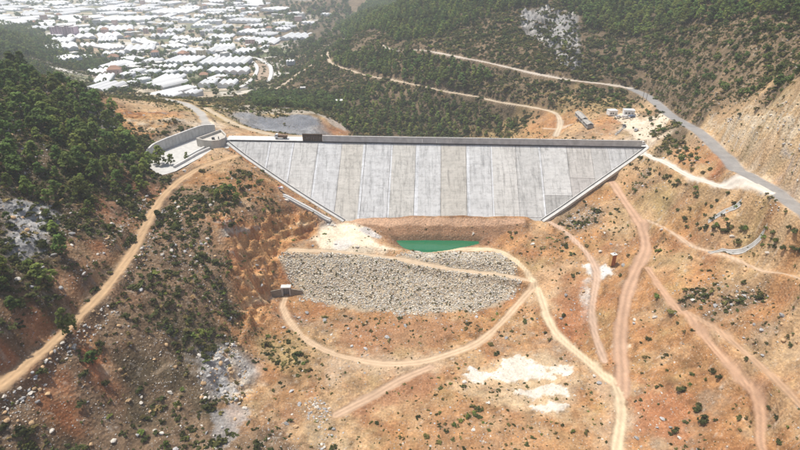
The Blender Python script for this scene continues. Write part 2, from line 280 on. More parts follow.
# ------------------------------------------------------------------ roads
ROADS = [  # name, width, blend, pixel points, colour
    ('mountain_road', 5.0, 3, [(630, 88), (600, 84), (570, 80), (535, 73), (500, 65), (470, 59), (440, 53), (410, 49), (380, 44)], (0.482, 0.421, 0.353)),
    ('white_gravel_track', 4.4, 2, [(641, 151), (652, 157), (665, 163), (690, 176), (715, 184), (740, 190), (768, 198)], (0.585, 0.533, 0.464)),
    ('cream_valley_road', 4.0, 2, [(425, 251), (450, 250), (475, 249.5), (495, 250), (512, 256), (524, 268), (535, 283), (542, 300), (548, 320), (560, 338), (580, 355), (600, 372), (615, 388), (621, 405), (620, 425), (616, 450), (612, 480)], (0.568, 0.456, 0.310)),
    ('loop_track', 3.4, 2, [(535, 283), (522, 300), (503, 322), (478, 342), (450, 354), (420, 362), (385, 364), (350, 358), (325, 350), (305, 338), (290, 322), (283, 308), (285, 297)], (0.516, 0.378, 0.252)),
    ('cofferdam_track', 3.2, 2, [(530, 280), (500, 276), (460, 270), (430, 266), (400, 259), (370, 254), (335, 251), (290, 250)], (0.499, 0.387, 0.267)),
    ('pink_slope_track', 5.2, 3, [(612, 180), (625, 200), (640, 225), (646, 245), (640, 262), (628, 290), (622, 320), (620, 345), (622, 370), (622, 395)], (0.447, 0.292, 0.198)),
    ('stony_track', 3.0, 2, [(548, 220), (565, 232), (580, 245), (592, 260), (597, 275), (594, 295), (592, 315), (596, 340), (604, 362)], (0.482, 0.344, 0.252)),
    ('orange_bench_track', 3.4, 2, [(648, 268), (658, 285), (672, 303), (690, 322), (715, 350), (740, 378), (765, 405), (800, 445), (820, 470)], (0.430, 0.275, 0.180)),
    ('upper_bench_track', 2.6, 2, [(648, 222), (670, 230), (690, 243), (712, 252), (740, 263), (770, 275), (800, 284), (830, 292)], (0.464, 0.344, 0.243)),
    ('sandy_track', 4.2, 2, [(-20, 402), (0, 385), (25, 365), (50, 345), (75, 320), (95, 300), (115, 277), (130, 255), (140, 237), (150, 217), (162, 197), (180, 180), (200, 168), (215, 161), (235, 157)], (0.430, 0.292, 0.171)),
    ('floor_track', 3.4, 3, [(335, 415), (355, 405), (375, 395), (400, 380), (430, 367)], (0.456, 0.318, 0.216)),
    ('side_bench_track', 3.0, 2, [(690, 315), (720, 332), (745, 350), (775, 380), (805, 408)], (0.404, 0.267, 0.171)),
    ('forest_track', 4.0, 3, [(556, 136), (560, 124), (556, 113), (540, 107), (500, 100), (465, 95), (440, 90), (410, 84), (380, 78), (350, 70), (330, 62), (327, 52)], (0.473, 0.387, 0.284)),
    ('grey_approach_road', 6.0, 3, [(208, 127), (200, 113), (186, 104), (165, 99), (140, 97)], (0.361, 0.344, 0.318)),
    ('pale_ramp', 4.0, 3, [(205, 108), (225, 119), (245, 128), (275, 134), (300, 137)], (0.430, 0.353, 0.252)),
    ('canal_track', 4.5, 3, [(275, 90), (287, 82), (300, 73), (314, 63), (324, 54)], (0.473, 0.387, 0.292)),
    ('lane', 6, 4, [(110, 93), (104, 86), (97, 78), (88, 70)], (0.499, 0.456, 0.396)),
    ('lane', 6, 4, [(196, 86), (184, 78), (186, 68), (180, 62)], (0.473, 0.413, 0.344)),
    ('lane', 6, 4, [(186, 54), (178, 44), (173, 32)], (0.447, 0.404, 0.361)),
    ('lane', 7, 4, [(75, 62), (110, 57), (150, 54), (190, 55), (240, 44), (285, 44)], (0.40, 0.37, 0.33)),
    ('lane', 8, 4, [(90, 44), (150, 36), (210, 29), (270, 25), (320, 20)], (0.40, 0.37, 0.33)),
    ('lane', 8, 4, [(0, 18), (80, 16), (160, 10), (240, 5)], (0.42, 0.40, 0.37)),
    ('farm_track', 4.5, 3, [(574, 122), (560, 128), (545, 131)], (0.430, 0.327, 0.234)),
    ('asphalt_road', 7.6, 3, [(812, 224), (800, 213), (770, 188), (745, 167), (720, 150), (700, 137), (680, 122), (665, 110), (655, 102), (645, 95), (630, 88)], (0.245, 0.240, 0.235)),
]
rough = np.clip(0.55 * kw['O'] + 0.45 * kw['T'] + 0.8 * kw['R'] + 0.9 * kw['S'] + 0.9 * kw['D'] + 1.6 * kw['G'] + 0.9 * kw['M'] + 0.05 * kw['P'] + 0.05 * kw['W'] + 0.5 * kw['Y'] + 0.12 * kw['K'] + 0.3 * kw['g'], 0, 1.6)
N1 = fbm(nxf, nyf, 26, 3, 31); N2 = fbm(nxf, nyf, 8, 3, 37, 0.6)
zn = rough * (N1 * 2.6 + N2 * 1.7) * nsc
Z = Z + zn
cutw = np.zeros(xf.size); cutp = np.zeros(xf.size, int)
def cut(px, amp, wl_, seed, pal=0):
    global Z
    P = W(px); lo = P.min(0) - 3; hi = P.max(0) + 3; i = np.where((xf > lo[0]) & (xf < hi[0]) & (yf > lo[1]) & (yf < hi[1]))[0]
    a = 1 - smooth(-5, 1, poly_sd(xf[i], yf[i], P)); x_, y_ = xf[i], yf[i]
    rd = 1 - 2 * np.abs(fbm(x_ + 3 * vnoise(x_ / 6, y_ / 6, seed), y_, wl_, 3, seed, 0.55)); r2_ = fbm(x_, y_, wl_ * .35, 3, seed + 4, .65)
    Z[i] += a * amp * (rd - .55 + .55 * r2_); zq = Z[i]; st_ = 4.2 if pal == 2 else 2.4; bl_ = .8 if pal == 2 else .5; tt = zq / st_ + .35 * r2_; tz = (np.floor(tt) + smooth(.25, .85, tt - np.floor(tt))) * st_ - .35 * r2_ * st_
    Z[i] = zq * (1 - bl_ * a) + tz * bl_ * a; cutp[i[a > cutw[i]]] = pal; cutw[i] = np.maximum(cutw[i], a)
cut([(208, 215), (222, 205), (245, 222), (262, 210), (290, 205), (318, 214), (330, 222), (300, 243), (285, 252), (280, 285), (262, 330), (240, 345), (236, 300), (225, 250)], 7.0, 13, 921, 2)
cut([(715, 110), (760, 102), (830, 100), (830, 222), (800, 196), (770, 170), (742, 149), (700, 120)], 4.4, 11, 931, 1)
cut([(150, 188), (128, 225), (105, 262), (75, 295), (40, 330), (8, 360), (14, 366), (48, 338), (84, 305), (118, 265), (142, 225), (158, 196)], 0.9, 6, 941)
cut([(195, 345), (225, 342), (245, 375), (275, 385), (262, 402), (235, 405), (205, 400)], 3.6, 9, 951)
cut([(552, 5), (580, 15), (582, 40), (585, 70), (560, 72), (545, 48), (520, 28), (518, 12), (535, 8)], 7, 16, 961)
cut([(0, 200), (45, 196), (60, 220), (45, 256), (0, 262)], 2.2, 8, 971)
cut([(80, 112), (120, 108), (165, 112), (190, 120), (150, 140), (125, 138), (105, 130)], 2.2, 10, 981)
road_info = []; flat = np.zeros(xf.size); road_id = np.full(xf.size, -1); road_w = np.zeros(xf.size)
for ri, (nm, wd, bl, px, colr) in enumerate(ROADS):
    P = catmull(W(px), 5); P = densify(P, 3.0)
    zz = base(P[:, 0], P[:, 1]); k = np.ones(15) / 15; zp = np.pad(zz, 7, 'edge'); P[:, 2] = np.convolve(zp, k, 'valid')
    lo = P.min(0) - 25; hi = P.max(0) + 25
    m = np.where((xf > lo[0]) & (xf < hi[0]) & (yf > lo[1]) & (yf < hi[1]))[0]
    d, arc = seg_dist(xf[m], yf[m], P)
    al = np.concatenate([[0], np.cumsum(np.hypot(*np.diff(P[:, :2], axis=0).T))])
    zr = np.interp(arc, al, P[:, 2])
    wob = vnoise(xf[m] / 14, yf[m] / 14, 50 + ri) * 0.65 + vnoise(xf[m] / 5, yf[m] / 5, 60 + ri) * 0.5 + vnoise(xf[m] / 1.7, yf[m] / 1.7, 90 + ri) * 0.35
    t = 1 - smooth(wd / 2 + 0.2, wd / 2 + bl + 1.2, d)
    new = Z[m] * (1 - t) + (zr - 0.05) * t
    if nm not in ('lane', 'asphalt_road'): new = new + (.30 * np.exp(-((d - wd / 2 - 1.0) / .55) ** 2) * (.6 + vnoise(xf[m] / 4, yf[m] / 4, 40 + ri)) - .10 * np.exp(-((d - wd * .24) / .35) ** 2)) * (yf[m] < 330)
    Z[m] = new
    e = d + (wob if nm != 'asphalt_road' else wob * 0.25)
    a = 1 - smooth(wd / 2 - 0.55, wd / 2 + 0.75, e)
    k = a > road_w[m]; kk = m[k]; road_w[kk] = a[k]; road_id[kk] = ri
    road_info.append((P, wd, m, d, arc))

# spillway flat, dam footprint, pool basin
SPILL_FLOOR = 54.4
SPILL = on_z(*np.array([(138, 164), (155, 154.5), (167, 149), (180, 144), (193, 139), (206, 134.5), (222, 133), (229, 139), (229, 148), (212, 152), (196, 160), (176, 171), (160, 176)]).T, SPILL_FLOOR)
dsp = poly_sd(xf, yf, SPILL)
t = 1 - smooth(-1.5, 2.0, dsp); Z = Z * (1 - t) + np.minimum(Z, SPILL_FLOOR - 0.7) * t
dfp = poly_sd(xf, yf, FACE_POLY)
fz = face_z(xf, yf)
t = 1 - smooth(-1.6, -0.2, dfp); Z = Z * (1 - t) + np.minimum(Z, fz - 1.5) * t
for LN in (W_L, W_R):                                     # bench for the plinth along both abutments
    P = np.array(LN); lo = P.min(0) - 15; hi = P.max(0) + 15
    mi = np.where((xf > lo[0]) & (xf < hi[0]) & (yf > lo[1]) & (yf < hi[1]) & (dfp > -2))[0]
    d, arc = seg_dist(xf[mi], yf[mi], P); al = np.concatenate([[0], np.cumsum(np.hypot(*np.diff(P[:, :2], axis=0).T))]); zp = np.interp(arc, al, P[:, 2])
    t = 1 - smooth(3.0, 8.0, d); Z[mi] = Z[mi] * (1 - t) + np.minimum(Z[mi], zp - 0.15) * t
# crest and downstream body: ground under it stays low
so = (xf - D0[0]) * DT[0] + (yf - D0[1]) * DT[1]; oo = (xf - D0[0]) * DN[0] + (yf - D0[1]) * DN[1]
SL = s_of(W_L[0]); SR = s_of(W_R[-1])
crest_in = (so > SL - 4) & (so < SR + 4) & (oo < 0.5) & (oo > -9.5)
Z = np.where(crest_in, np.minimum(Z, CREST_Z - 0.9), Z)
POOL_Z = 20.0
POOL = on_z(*np.array([(392, 239.5), (420, 239.3), (450, 239.5), (482, 240.5), (478, 243.5), (464, 246.6), (448, 249.8), (430, 251.8), (413, 251.5), (403, 249), (398, 244.5)]).T, POOL_Z)
dpo = poly_sd(xf, yf, POOL)
t = 1 - smooth(-5, 1.0, dpo)
Z = Z * (1 - t) + np.minimum(Z, POOL_Z - 2.5) * t
Z = np.where((dpo > 0.6) & (dpo < 4), np.maximum(Z, POOL_Z + 0.12 + 0.1 * dpo), Z)

# ------------------------------------------------------------------ ground colour
col = np.zeros((xf.size, 3))
SW = KW * np.exp(1.3 * np.stack([fbm(nxf, nyf, 14, 3, 200 + i, 0.65) for i in range(len(KL))], 1) * 2.0)
SW /= SW.sum(1, keepdims=True)
col = SW @ np.array([KINDS[k] for k in KL])
nb = fbm(nxf, nyf, 40, 5, 301, 0.6); ns = fbm(nxf, nyf, 5, 4, 305, 0.7); nr = fbm(nxf, nyf, 16, 5, 309, 0.6)
nv = fbm(nxf, nyf, 2.4, 3, 315, 0.7); ng_ = 1 - np.abs(fbm(nxf * 1.0, nyf * .45, 16, 4, 319, .6)) * 2
col *= np.clip(1 + 0.30 * nb + 0.50 * ns + 0.30 * nv - 0.32 * np.clip(ng_ - .72, 0, 1) * 3, .35, 1.7)[:, None]
warm = SW[:, KL.index('O')] + SW[:, KL.index('T')] + SW[:, KL.index('R')]
red = np.clip(nr * 2.2 - 0.25, 0, 1) * warm
col = col * (1 - red[:, None] * 0.7) + np.array([0.30, 0.135, 0.062]) * red[:, None] * 0.7
pale = np.clip(-nr * 2.0 - 0.2 + 0.3 * ns, 0, 1) * warm
col = col * (1 - pale[:, None] * 0.6) + np.array([0.455, 0.350, 0.215]) * pale[:, None] * 0.6
nq = fbm(nxf, nyf, 20, 5, 341, .65); gb_ = np.clip(nq * 2.4 - .35, 0, 1) * warm; col = col * (1 - .65 * gb_[:, None]) + np.array([0.255, 0.20, 0.145]) * (1 + .5 * ns)[:, None] * .65 * gb_[:, None]
yl = np.clip(-nq * 2.2 - .45, 0, 1) * warm; col = col * (1 - .5 * yl[:, None]) + np.array([0.33, 0.25, 0.115]) * (1 + .4 * ns)[:, None] * .5 * yl[:, None]
ix_c = np.where(cutw > 0.02)[0]; zc_ = Z[ix_c]; xc_, yc_ = xf[ix_c], yf[ix_c]
bd = fbm(xc_ * .35 + zc_ * .5, yc_ * .35 + zc_ * .9, 5, 4, 331, .7) + .35 * fbm(xc_, yc_, 18, 3, 335); isf = yc_ > 420
PAL = np.array([(0.30, 0.29, 0.28), (0.27, 0.115, 0.05), (0.40, 0.205, 0.085), (0.47, 0.27, 0.12), (0.56, 0.40, 0.24), (0.60, 0.49, 0.35), (0.40, 0.385, 0.36)])
tb = np.clip((bd + .62) / 1.24, 0, .9999) * 6; kb = tb.astype(int); fb = smooth(.2, .8, tb - kb)[:, None]; PALS = np.stack([PAL, np.array([(0.42, 0.40, 0.37), (0.46, 0.33, 0.19), (0.52, 0.39, 0.24), (0.57, 0.49, 0.37), (0.44, 0.30, 0.16), (0.56, 0.46, 0.32), (0.48, 0.455, 0.42)]),
    np.array([(0.40, 0.37, 0.33), (0.38, 0.16, 0.065), (0.52, 0.27, 0.11), (0.56, 0.33, 0.15), (0.46, 0.22, 0.09), (0.60, 0.43, 0.25), (0.50, 0.40, 0.29)])]); pc = cutp[ix_c]
cb = PALS[pc, kb] * (1 - fb) + PALS[pc, kb + 1] * fb
cb = np.where((isf | ((SW[ix_c, KL.index('D')] > .5) & (pc == 0)))[:, None], cb.mean(1, keepdims=True) * np.array([1.0, .98, .95]), cb) * (1 + .35 * ns[ix_c] + .3 * nv[ix_c])[:, None]
col[ix_c] = col[ix_c] * (1 - .82 * cutw[ix_c][:, None]) + cb * .82 * cutw[ix_c][:, None]
spk = vnoise(xf / 1.3, yf / 1.3, 401) * vnoise(xf / 0.9, yf / 0.9, 403)
st = np.clip(spk * 3 - 0.9, 0, 1) * (yf < 420)
col = col * (1 - 0.5 * st[:, None]) + np.array([0.5, 0.45, 0.38]) * 0.5 * st[:, None]

def paint(px, colr, feather=2.0, amt=1.0, wob=2.0, seed=500, wl=8):
    global col
    P = W(px); a = np.zeros(xf.size)
    lo = P.min(0) - 12; hi = P.max(0) + 12
    i = np.where((xf > lo[0]) & (xf < hi[0]) & (yf > lo[1]) & (yf < hi[1]))[0]
    d = poly_sd(xf[i], yf[i], P) + fbm(xf[i], yf[i], wl, 4, seed, 0.65) * wob * 2 + vnoise(xf[i] / 1.6, yf[i] / 1.6, seed + 1) * min(wob, 1.5) * .5
    a[i] = (1 - smooth(-feather / 2, feather / 2, d)) * amt; ai = a[i][:, None]
    col[i] = col[i] * (1 - ai) + np.array(colr) * (1 + 0.22 * ns[i] + .12 * nv[i])[:, None] * ai
    return a
WHITE = (0.62, 0.60, 0.56)
# white limestone spoil on the valley floor
white = paint([(470, 383), (463, 376), (472, 371), (482, 375), (493, 371), (498, 366), (503, 358), (515, 356), (527, 361), (538, 363), (548, 370), (560, 366), (569, 365), (570, 374), (560, 377), (545, 380), (528, 381), (510, 385), (498, 388), (500, 383), (488, 379), (480, 385)], WHITE, 0.5, 0.98, 2.2, 511, 6)
white = np.maximum(white, paint([(513, 393), (530, 388), (548, 385), (560, 386), (568, 391), (567, 396), (555, 394), (545, 399), (535, 399), (525, 394)], WHITE, 0.5, 0.98, 1.7, 517, 5))
white = np.maximum(white, paint([(528, 408), (545, 403), (560, 403), (569, 405), (565, 411), (545, 412), (533, 412)], WHITE, 0.5, 0.98, 1.4, 519, 5))
paint([(455, 378), (470, 372), (500, 358), (520, 352), (572, 362), (574, 400), (560, 415), (525, 412), (500, 395), (470, 388)], (0.60, 0.48, 0.32), 5, 0.35, 2, 521)
paint([(448, 382), (470, 388), (505, 395), (530, 410), (500, 405), (465, 397), (446, 390)], (0.56, 0.43, 0.27), 4, 0.55, 2, 522)
Z += white * (.35 + .7 * np.clip(fbm(xf, yf, 7, 3, 527), -.5, 1)); white2 = paint([(582, 267), (590, 264), (600, 264), (611, 268), (613, 274), (603, 278), (592, 279), (585, 273)], WHITE, 1.2, 0.95, 1.2, 523, 5)
white2 = np.maximum(white2, paint([(612, 343), (622, 340), (630, 344), (628, 350), (618, 352), (611, 349)], (0.70, 0.60, 0.46), 1.5, 0.8, 1.0, 524, 5))
paint([(578, 285), (588, 280), (590, 300), (592, 320), (586, 322), (581, 300)], (0.50, 0.46, 0.42), 2, 0.7, 1.2, 525)
# pale platform by the toe of the face
pl = paint([(318, 246), (312, 240), (330, 228), (345, 222), (365, 228), (372, 238), (380, 246), (400, 250), (380, 252), (340, 251)], (0.72, 0.62, 0.47), 4, 0.85, 2, 531)
paint([(332, 246), (335, 240), (350, 239), (355, 244), (348, 249), (338, 250)], (0.46, 0.45, 0.44), 2.5, 0.7, 0.8, 533)
paint([(357, 229), (366, 227), (382, 236), (380, 239), (368, 235)], (0.46, 0.45, 0.44), 1.5, 0.8, 0.8, 535)
paint([(419, 255), (439, 254), (440, 257.2), (421, 257.5)], (0.72, 0.68, 0.62), 0.6, 0.95, 0.3, 536)
# berm top and berm front
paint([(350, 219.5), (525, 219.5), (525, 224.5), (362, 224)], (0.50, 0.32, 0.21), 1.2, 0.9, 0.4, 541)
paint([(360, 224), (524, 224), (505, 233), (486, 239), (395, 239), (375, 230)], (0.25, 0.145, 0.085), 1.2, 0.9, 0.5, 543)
# pale apron along the asphalt, and its far shoulder
paint([(672, 122), (690, 133), (712, 149), (730, 163), (742, 176), (752, 187), (768, 199), (785, 212), (805, 232), (812, 224), (790, 205), (760, 180), (735, 162), (705, 143), (690, 128), (676, 118)], (0.66, 0.60, 0.53), 2.5, 0.92, 1.0, 551)
paint([(722, 158), (734, 170), (742, 180), (752, 190), (768, 199), (778, 204), (775, 192), (755, 175), (738, 162)], (0.60, 0.55, 0.48), 2.5, 0.85, 0.8, 552)
paint([(690, 128), (712, 141), (740, 158), (770, 180), (800, 206), (812, 217), (812, 212), (800, 200), (772, 174), (742, 152), (715, 136)], (0.60, 0.47, 0.33), 1.5, 0.8, 0.8, 553)
paint([(727, 180), (743, 181), (750, 190), (742, 190), (728, 186)], (0.58, 0.54, 0.49), 2, 0.6, 1.2, 554)
paint([(757, 202), (770, 200), (777, 207), (768, 211), (756, 206)], (0.42, 0.40, 0.39), 1.5, 0.8, 0.8, 555)
# site yard at the pixel right end of the crest
paint([(640, 140), (628, 132), (622, 122), (612, 116), (620, 112), (636, 114), (640, 122), (652, 118), (672, 112), (676, 119), (660, 130), (650, 140)], (0.62, 0.52, 0.40), 2.5, 0.9, 1.2, 561)
# gravel platform behind the crest
paint([(205, 106), (250, 103), (300, 108), (332, 114), (325, 117), (300, 113), (262, 113), (235, 111)], (0.36, 0.325, 0.27), 3, 0.8, 2.5, 571)
paint([(256, 116), (275, 117), (300, 114), (312, 117), (318, 124), (300, 130), (280, 131), (262, 126)], (0.17, 0.18, 0.20), 3, 0.85, 1.5, 573)
paint([(325, 117), (334, 112), (350, 128), (345, 131), (332, 124)], (0.45, 0.42, 0.38), 3, 0.6, 1.2, 574)
# grey rock outcrops
for px, sdd in [([(196, 352), (215, 345), (228, 360), (236, 385), (245, 395), (240, 402), (215, 400), (200, 385)], 581), ([(560, 12), (575, 20), (572, 35), (560, 45), (548, 48), (545, 30)], 582), ([(520, 15), (533, 10), (535, 18), (525, 25)], 583),
                ([(10, 205), (40, 200), (55, 215), (40, 228), (12, 224)], 584), ([(215, 410), (240, 405), (245, 420), (230, 445), (212, 440)], 585), ([(562, 58), (575, 55), (582, 68), (570, 72)], 586), ([(15, 240), (45, 238), (48, 252), (20, 256)], 587)]:
    paint(px, (0.34, 0.335, 0.33), 3, 0.62, 5.0, sdd)
paint([(152, 372), (172, 361), (176, 363), (160, 374), (147, 380)], (0.40, 0.30, 0.20), 1.5, 0.6, 0.6, 588)
# concrete ditch bed
# dusty spread around the junctions, red scrapes
paint([(330, 352), (400, 358), (440, 352), (445, 366), (400, 378), (350, 372), (332, 384), (315, 366)], (0.48, 0.37, 0.255), 8, 0.6, 4, 601)
paint([(580, 352), (604, 366), (620, 385), (634, 400), (628, 450), (606, 450), (606, 405), (585, 375), (565, 350)], (0.48, 0.36, 0.245), 6, 0.55, 3, 603)
paint([(520, 262), (545, 262), (575, 264), (560, 280), (556, 310), (532, 300), (520, 285)], (0.52, 0.36, 0.22), 6, 0.5, 3, 605)
paint([(340, 320), (400, 318), (470, 320), (440, 345), (370, 350), (340, 340)], (0.31, 0.165, 0.085), 6, 0.8, 4, 607)
paint([(640, 380), (690, 395), (690, 440), (640, 440), (632, 410)], (0.34, 0.15, 0.07), 6, 0.8, 5, 609)
paint([(380, 385), (430, 372), (450, 385), (400, 400), (345, 415)], (0.30, 0.15, 0.08), 5, 0.8, 3, 611)
paint([(400, 395), (450, 395), (500, 415), (600, 430), (600, 450), (400, 450)], (0.36, 0.215, 0.115), 8, 0.4, 5, 613)
paint([(570, 290), (582, 285), (590, 320), (590, 345), (565, 330), (552, 300)], (0.33, 0.155, 0.075), 5, 0.8, 3, 615)
a = (1 - smooth(.2, 2.4, dpo + .8 * vnoise(xf / 3, yf / 3, 77))) * .6; col = col * (1 - a[:, None]) + np.array((0.13, 0.085, 0.05)) * a[:, None]   # wet margin of the pool
# riprap underlay
RIPRAP = [(277, 256), (300, 255), (340, 254.5), (395, 258), (420, 252.8), (460, 252.5), (500, 254), (512, 262), (516, 276), (518, 285), (506, 301), (480, 309), (440, 312), (400, 312.5), (365, 309), (330, 305), (305, 296), (296, 285)]
RW = W(RIPRAP); drr = poly_sd(xf, yf, RW)
a = (1 - smooth(-1, 1.5, drr + fbm(xf, yf, 6, 3, 590) * 2)) * 0.75
col = col * (1 - a[:, None]) + np.array((0.44, 0.38, 0.28)) * (1 + 0.3 * ns)[:, None] * a[:, None]
# town plain: patchwork of fields, yards and gardens
pw = smooth(560, 720, yf) * np.clip(SW[:, KL.index('P')] * 1.6, 0, 1)
ca, sa = math.cos(0.25), math.sin(0.25)
fx = (xf * ca + yf * sa + 25 * vnoise(xf / 120, yf / 120, 77)); fy = (-xf * sa + yf * ca + 25 * vnoise(xf / 120, yf / 120, 78))
cx_ = np.floor(fx / 46).astype(np.int64); cy_ = np.floor(fy / 60).astype(np.int64)
hsh = (_TAB[(cy_ * 7 + 91) & 511, (cx_ * 13 + cy_) & 511] + 1) * 0.5
FIELD = np.array([(0.42, 0.35, 0.25), (0.13, 0.16, 0.08), (0.38, 0.28, 0.19), (0.56, 0.54, 0.49), (0.20, 0.21, 0.12), (0.50, 0.43, 0.33), (0.60, 0.58, 0.54)])
fc = FIELD[(hsh * 6.99).astype(int)] * (1 + 0.25 * ns)[:, None]
gaps = (np.minimum(fx / 46 % 1, 1 - fx / 46 % 1) * 46 < 3.0) | (np.minimum(fy / 60 % 1, 1 - fy / 60 % 1) * 60 < 4.0)
fc[gaps] = (0.14, 0.14, 0.085)
col = col * (1 - 0.85 * pw[:, None]) + fc * 0.85 * pw[:, None]
# roads last
rc = np.array([r[4] for r in ROADS])
k = road_id >= 0
rcol = rc[road_id[k]] * (1 + 0.20 * ns[k] + 0.14 * nb[k] + .12 * nv[k])[:, None]
a = road_w[k] * (0.96 if True else 1)
col[k] = col[k] * (1 - a[:, None]) + rcol * a[:, None]
for ri, (P, wd, m, d, arc) in enumerate(road_info):      # wheel ruts: packed pale tracks, stony crown
    if ROADS[ri][0] in ('asphalt_road', 'lane', 'grey_approach_road'): continue
    sel = (road_id[m] == ri)
    rut = np.exp(-((d - wd * 0.24) / (wd * 0.10)) ** 2) * sel
    cr = (np.exp(-(d / (wd * 0.09)) ** 2) + np.exp(-((d - wd * 0.5) / (wd * 0.10)) ** 2)) * sel * (0.6 + 0.4 * ns[m])
    col[m] *= (1 + 0.13 * rut - 0.30 * np.clip(cr, 0, 1.2))[:, None]
col = np.clip(col, 0.015, 0.85)
H = Grid(Z)

# ------------------------------------------------------------------ materials
MATS = {}
def nodes(name):
    m = bpy.data.materials.new(name); m.use_nodes = True
    return m, m.node_tree.nodes, m.node_tree.links, m.node_tree.nodes['Principled BSDF']
def mat(name, colr, rough=0.85, var=0.15, scale=1.0, bump=0.0, metal=0.0, spec=0.25, obj_var=0.0, obj_color=False, coord='Object', dark=None, dark_amt=0.0):
    """procedural: noise-varied colour, optional per-object variation, bump"""
    if name in MATS: return MATS[name]
    m, N, L, b = nodes(name)
    tc = N.new('ShaderNodeTexCoord'); tex = N.new('ShaderNodeTexNoise'); tex.inputs['Scale'].default_value = scale; tex.inputs['Detail'].default_value = 6
    L.new(tc.outputs[coord], tex.inputs['Vector'])
    rp = N.new('ShaderNodeMapRange'); rp.inputs[1].default_value = 0.3; rp.inputs[2].default_value = 0.7; rp.inputs[3].default_value = 1 - var; rp.inputs[4].default_value = 1 + var
    L.new(tex.outputs[0], rp.inputs[0]); fac = rp.outputs[0]
    if obj_var:
        oi = N.new('ShaderNodeObjectInfo'); r2 = N.new('ShaderNodeMapRange'); r2.inputs[3].default_value = 1 - obj_var; r2.inputs[4].default_value = 1 + obj_var
        L.new(oi.outputs['Random'], r2.inputs[0]); mm = N.new('ShaderNodeMath'); mm.operation = 'MULTIPLY'; L.new(fac, mm.inputs[0]); L.new(r2.outputs[0], mm.inputs[1]); fac = mm.outputs[0]
    vm = N.new('ShaderNodeVectorMath'); vm.operation = 'SCALE'
    if obj_color:
        oi = N.new('ShaderNodeObjectInfo'); L.new(oi.outputs['Color'], vm.inputs[0])
    else: vm.inputs[0].default_value = colr[:3]
    L.new(fac, vm.inputs['Scale']); L.new(vm.outputs[0], b.inputs['Base Color'])
    b.inputs['Roughness'].default_value = rough; b.inputs['Metallic'].default_value = metal; b.inputs['Specular IOR Level'].default_value = spec
    if bump:
        bp = N.new('ShaderNodeBump'); bp.inputs['Strength'].default_value = bump; bp.inputs['Distance'].default_value = 0.3; L.new(tex.outputs[0], bp.inputs['Height']); L.new(bp.outputs[0], b.inputs['Normal'])
    MATS[name] = m; return m
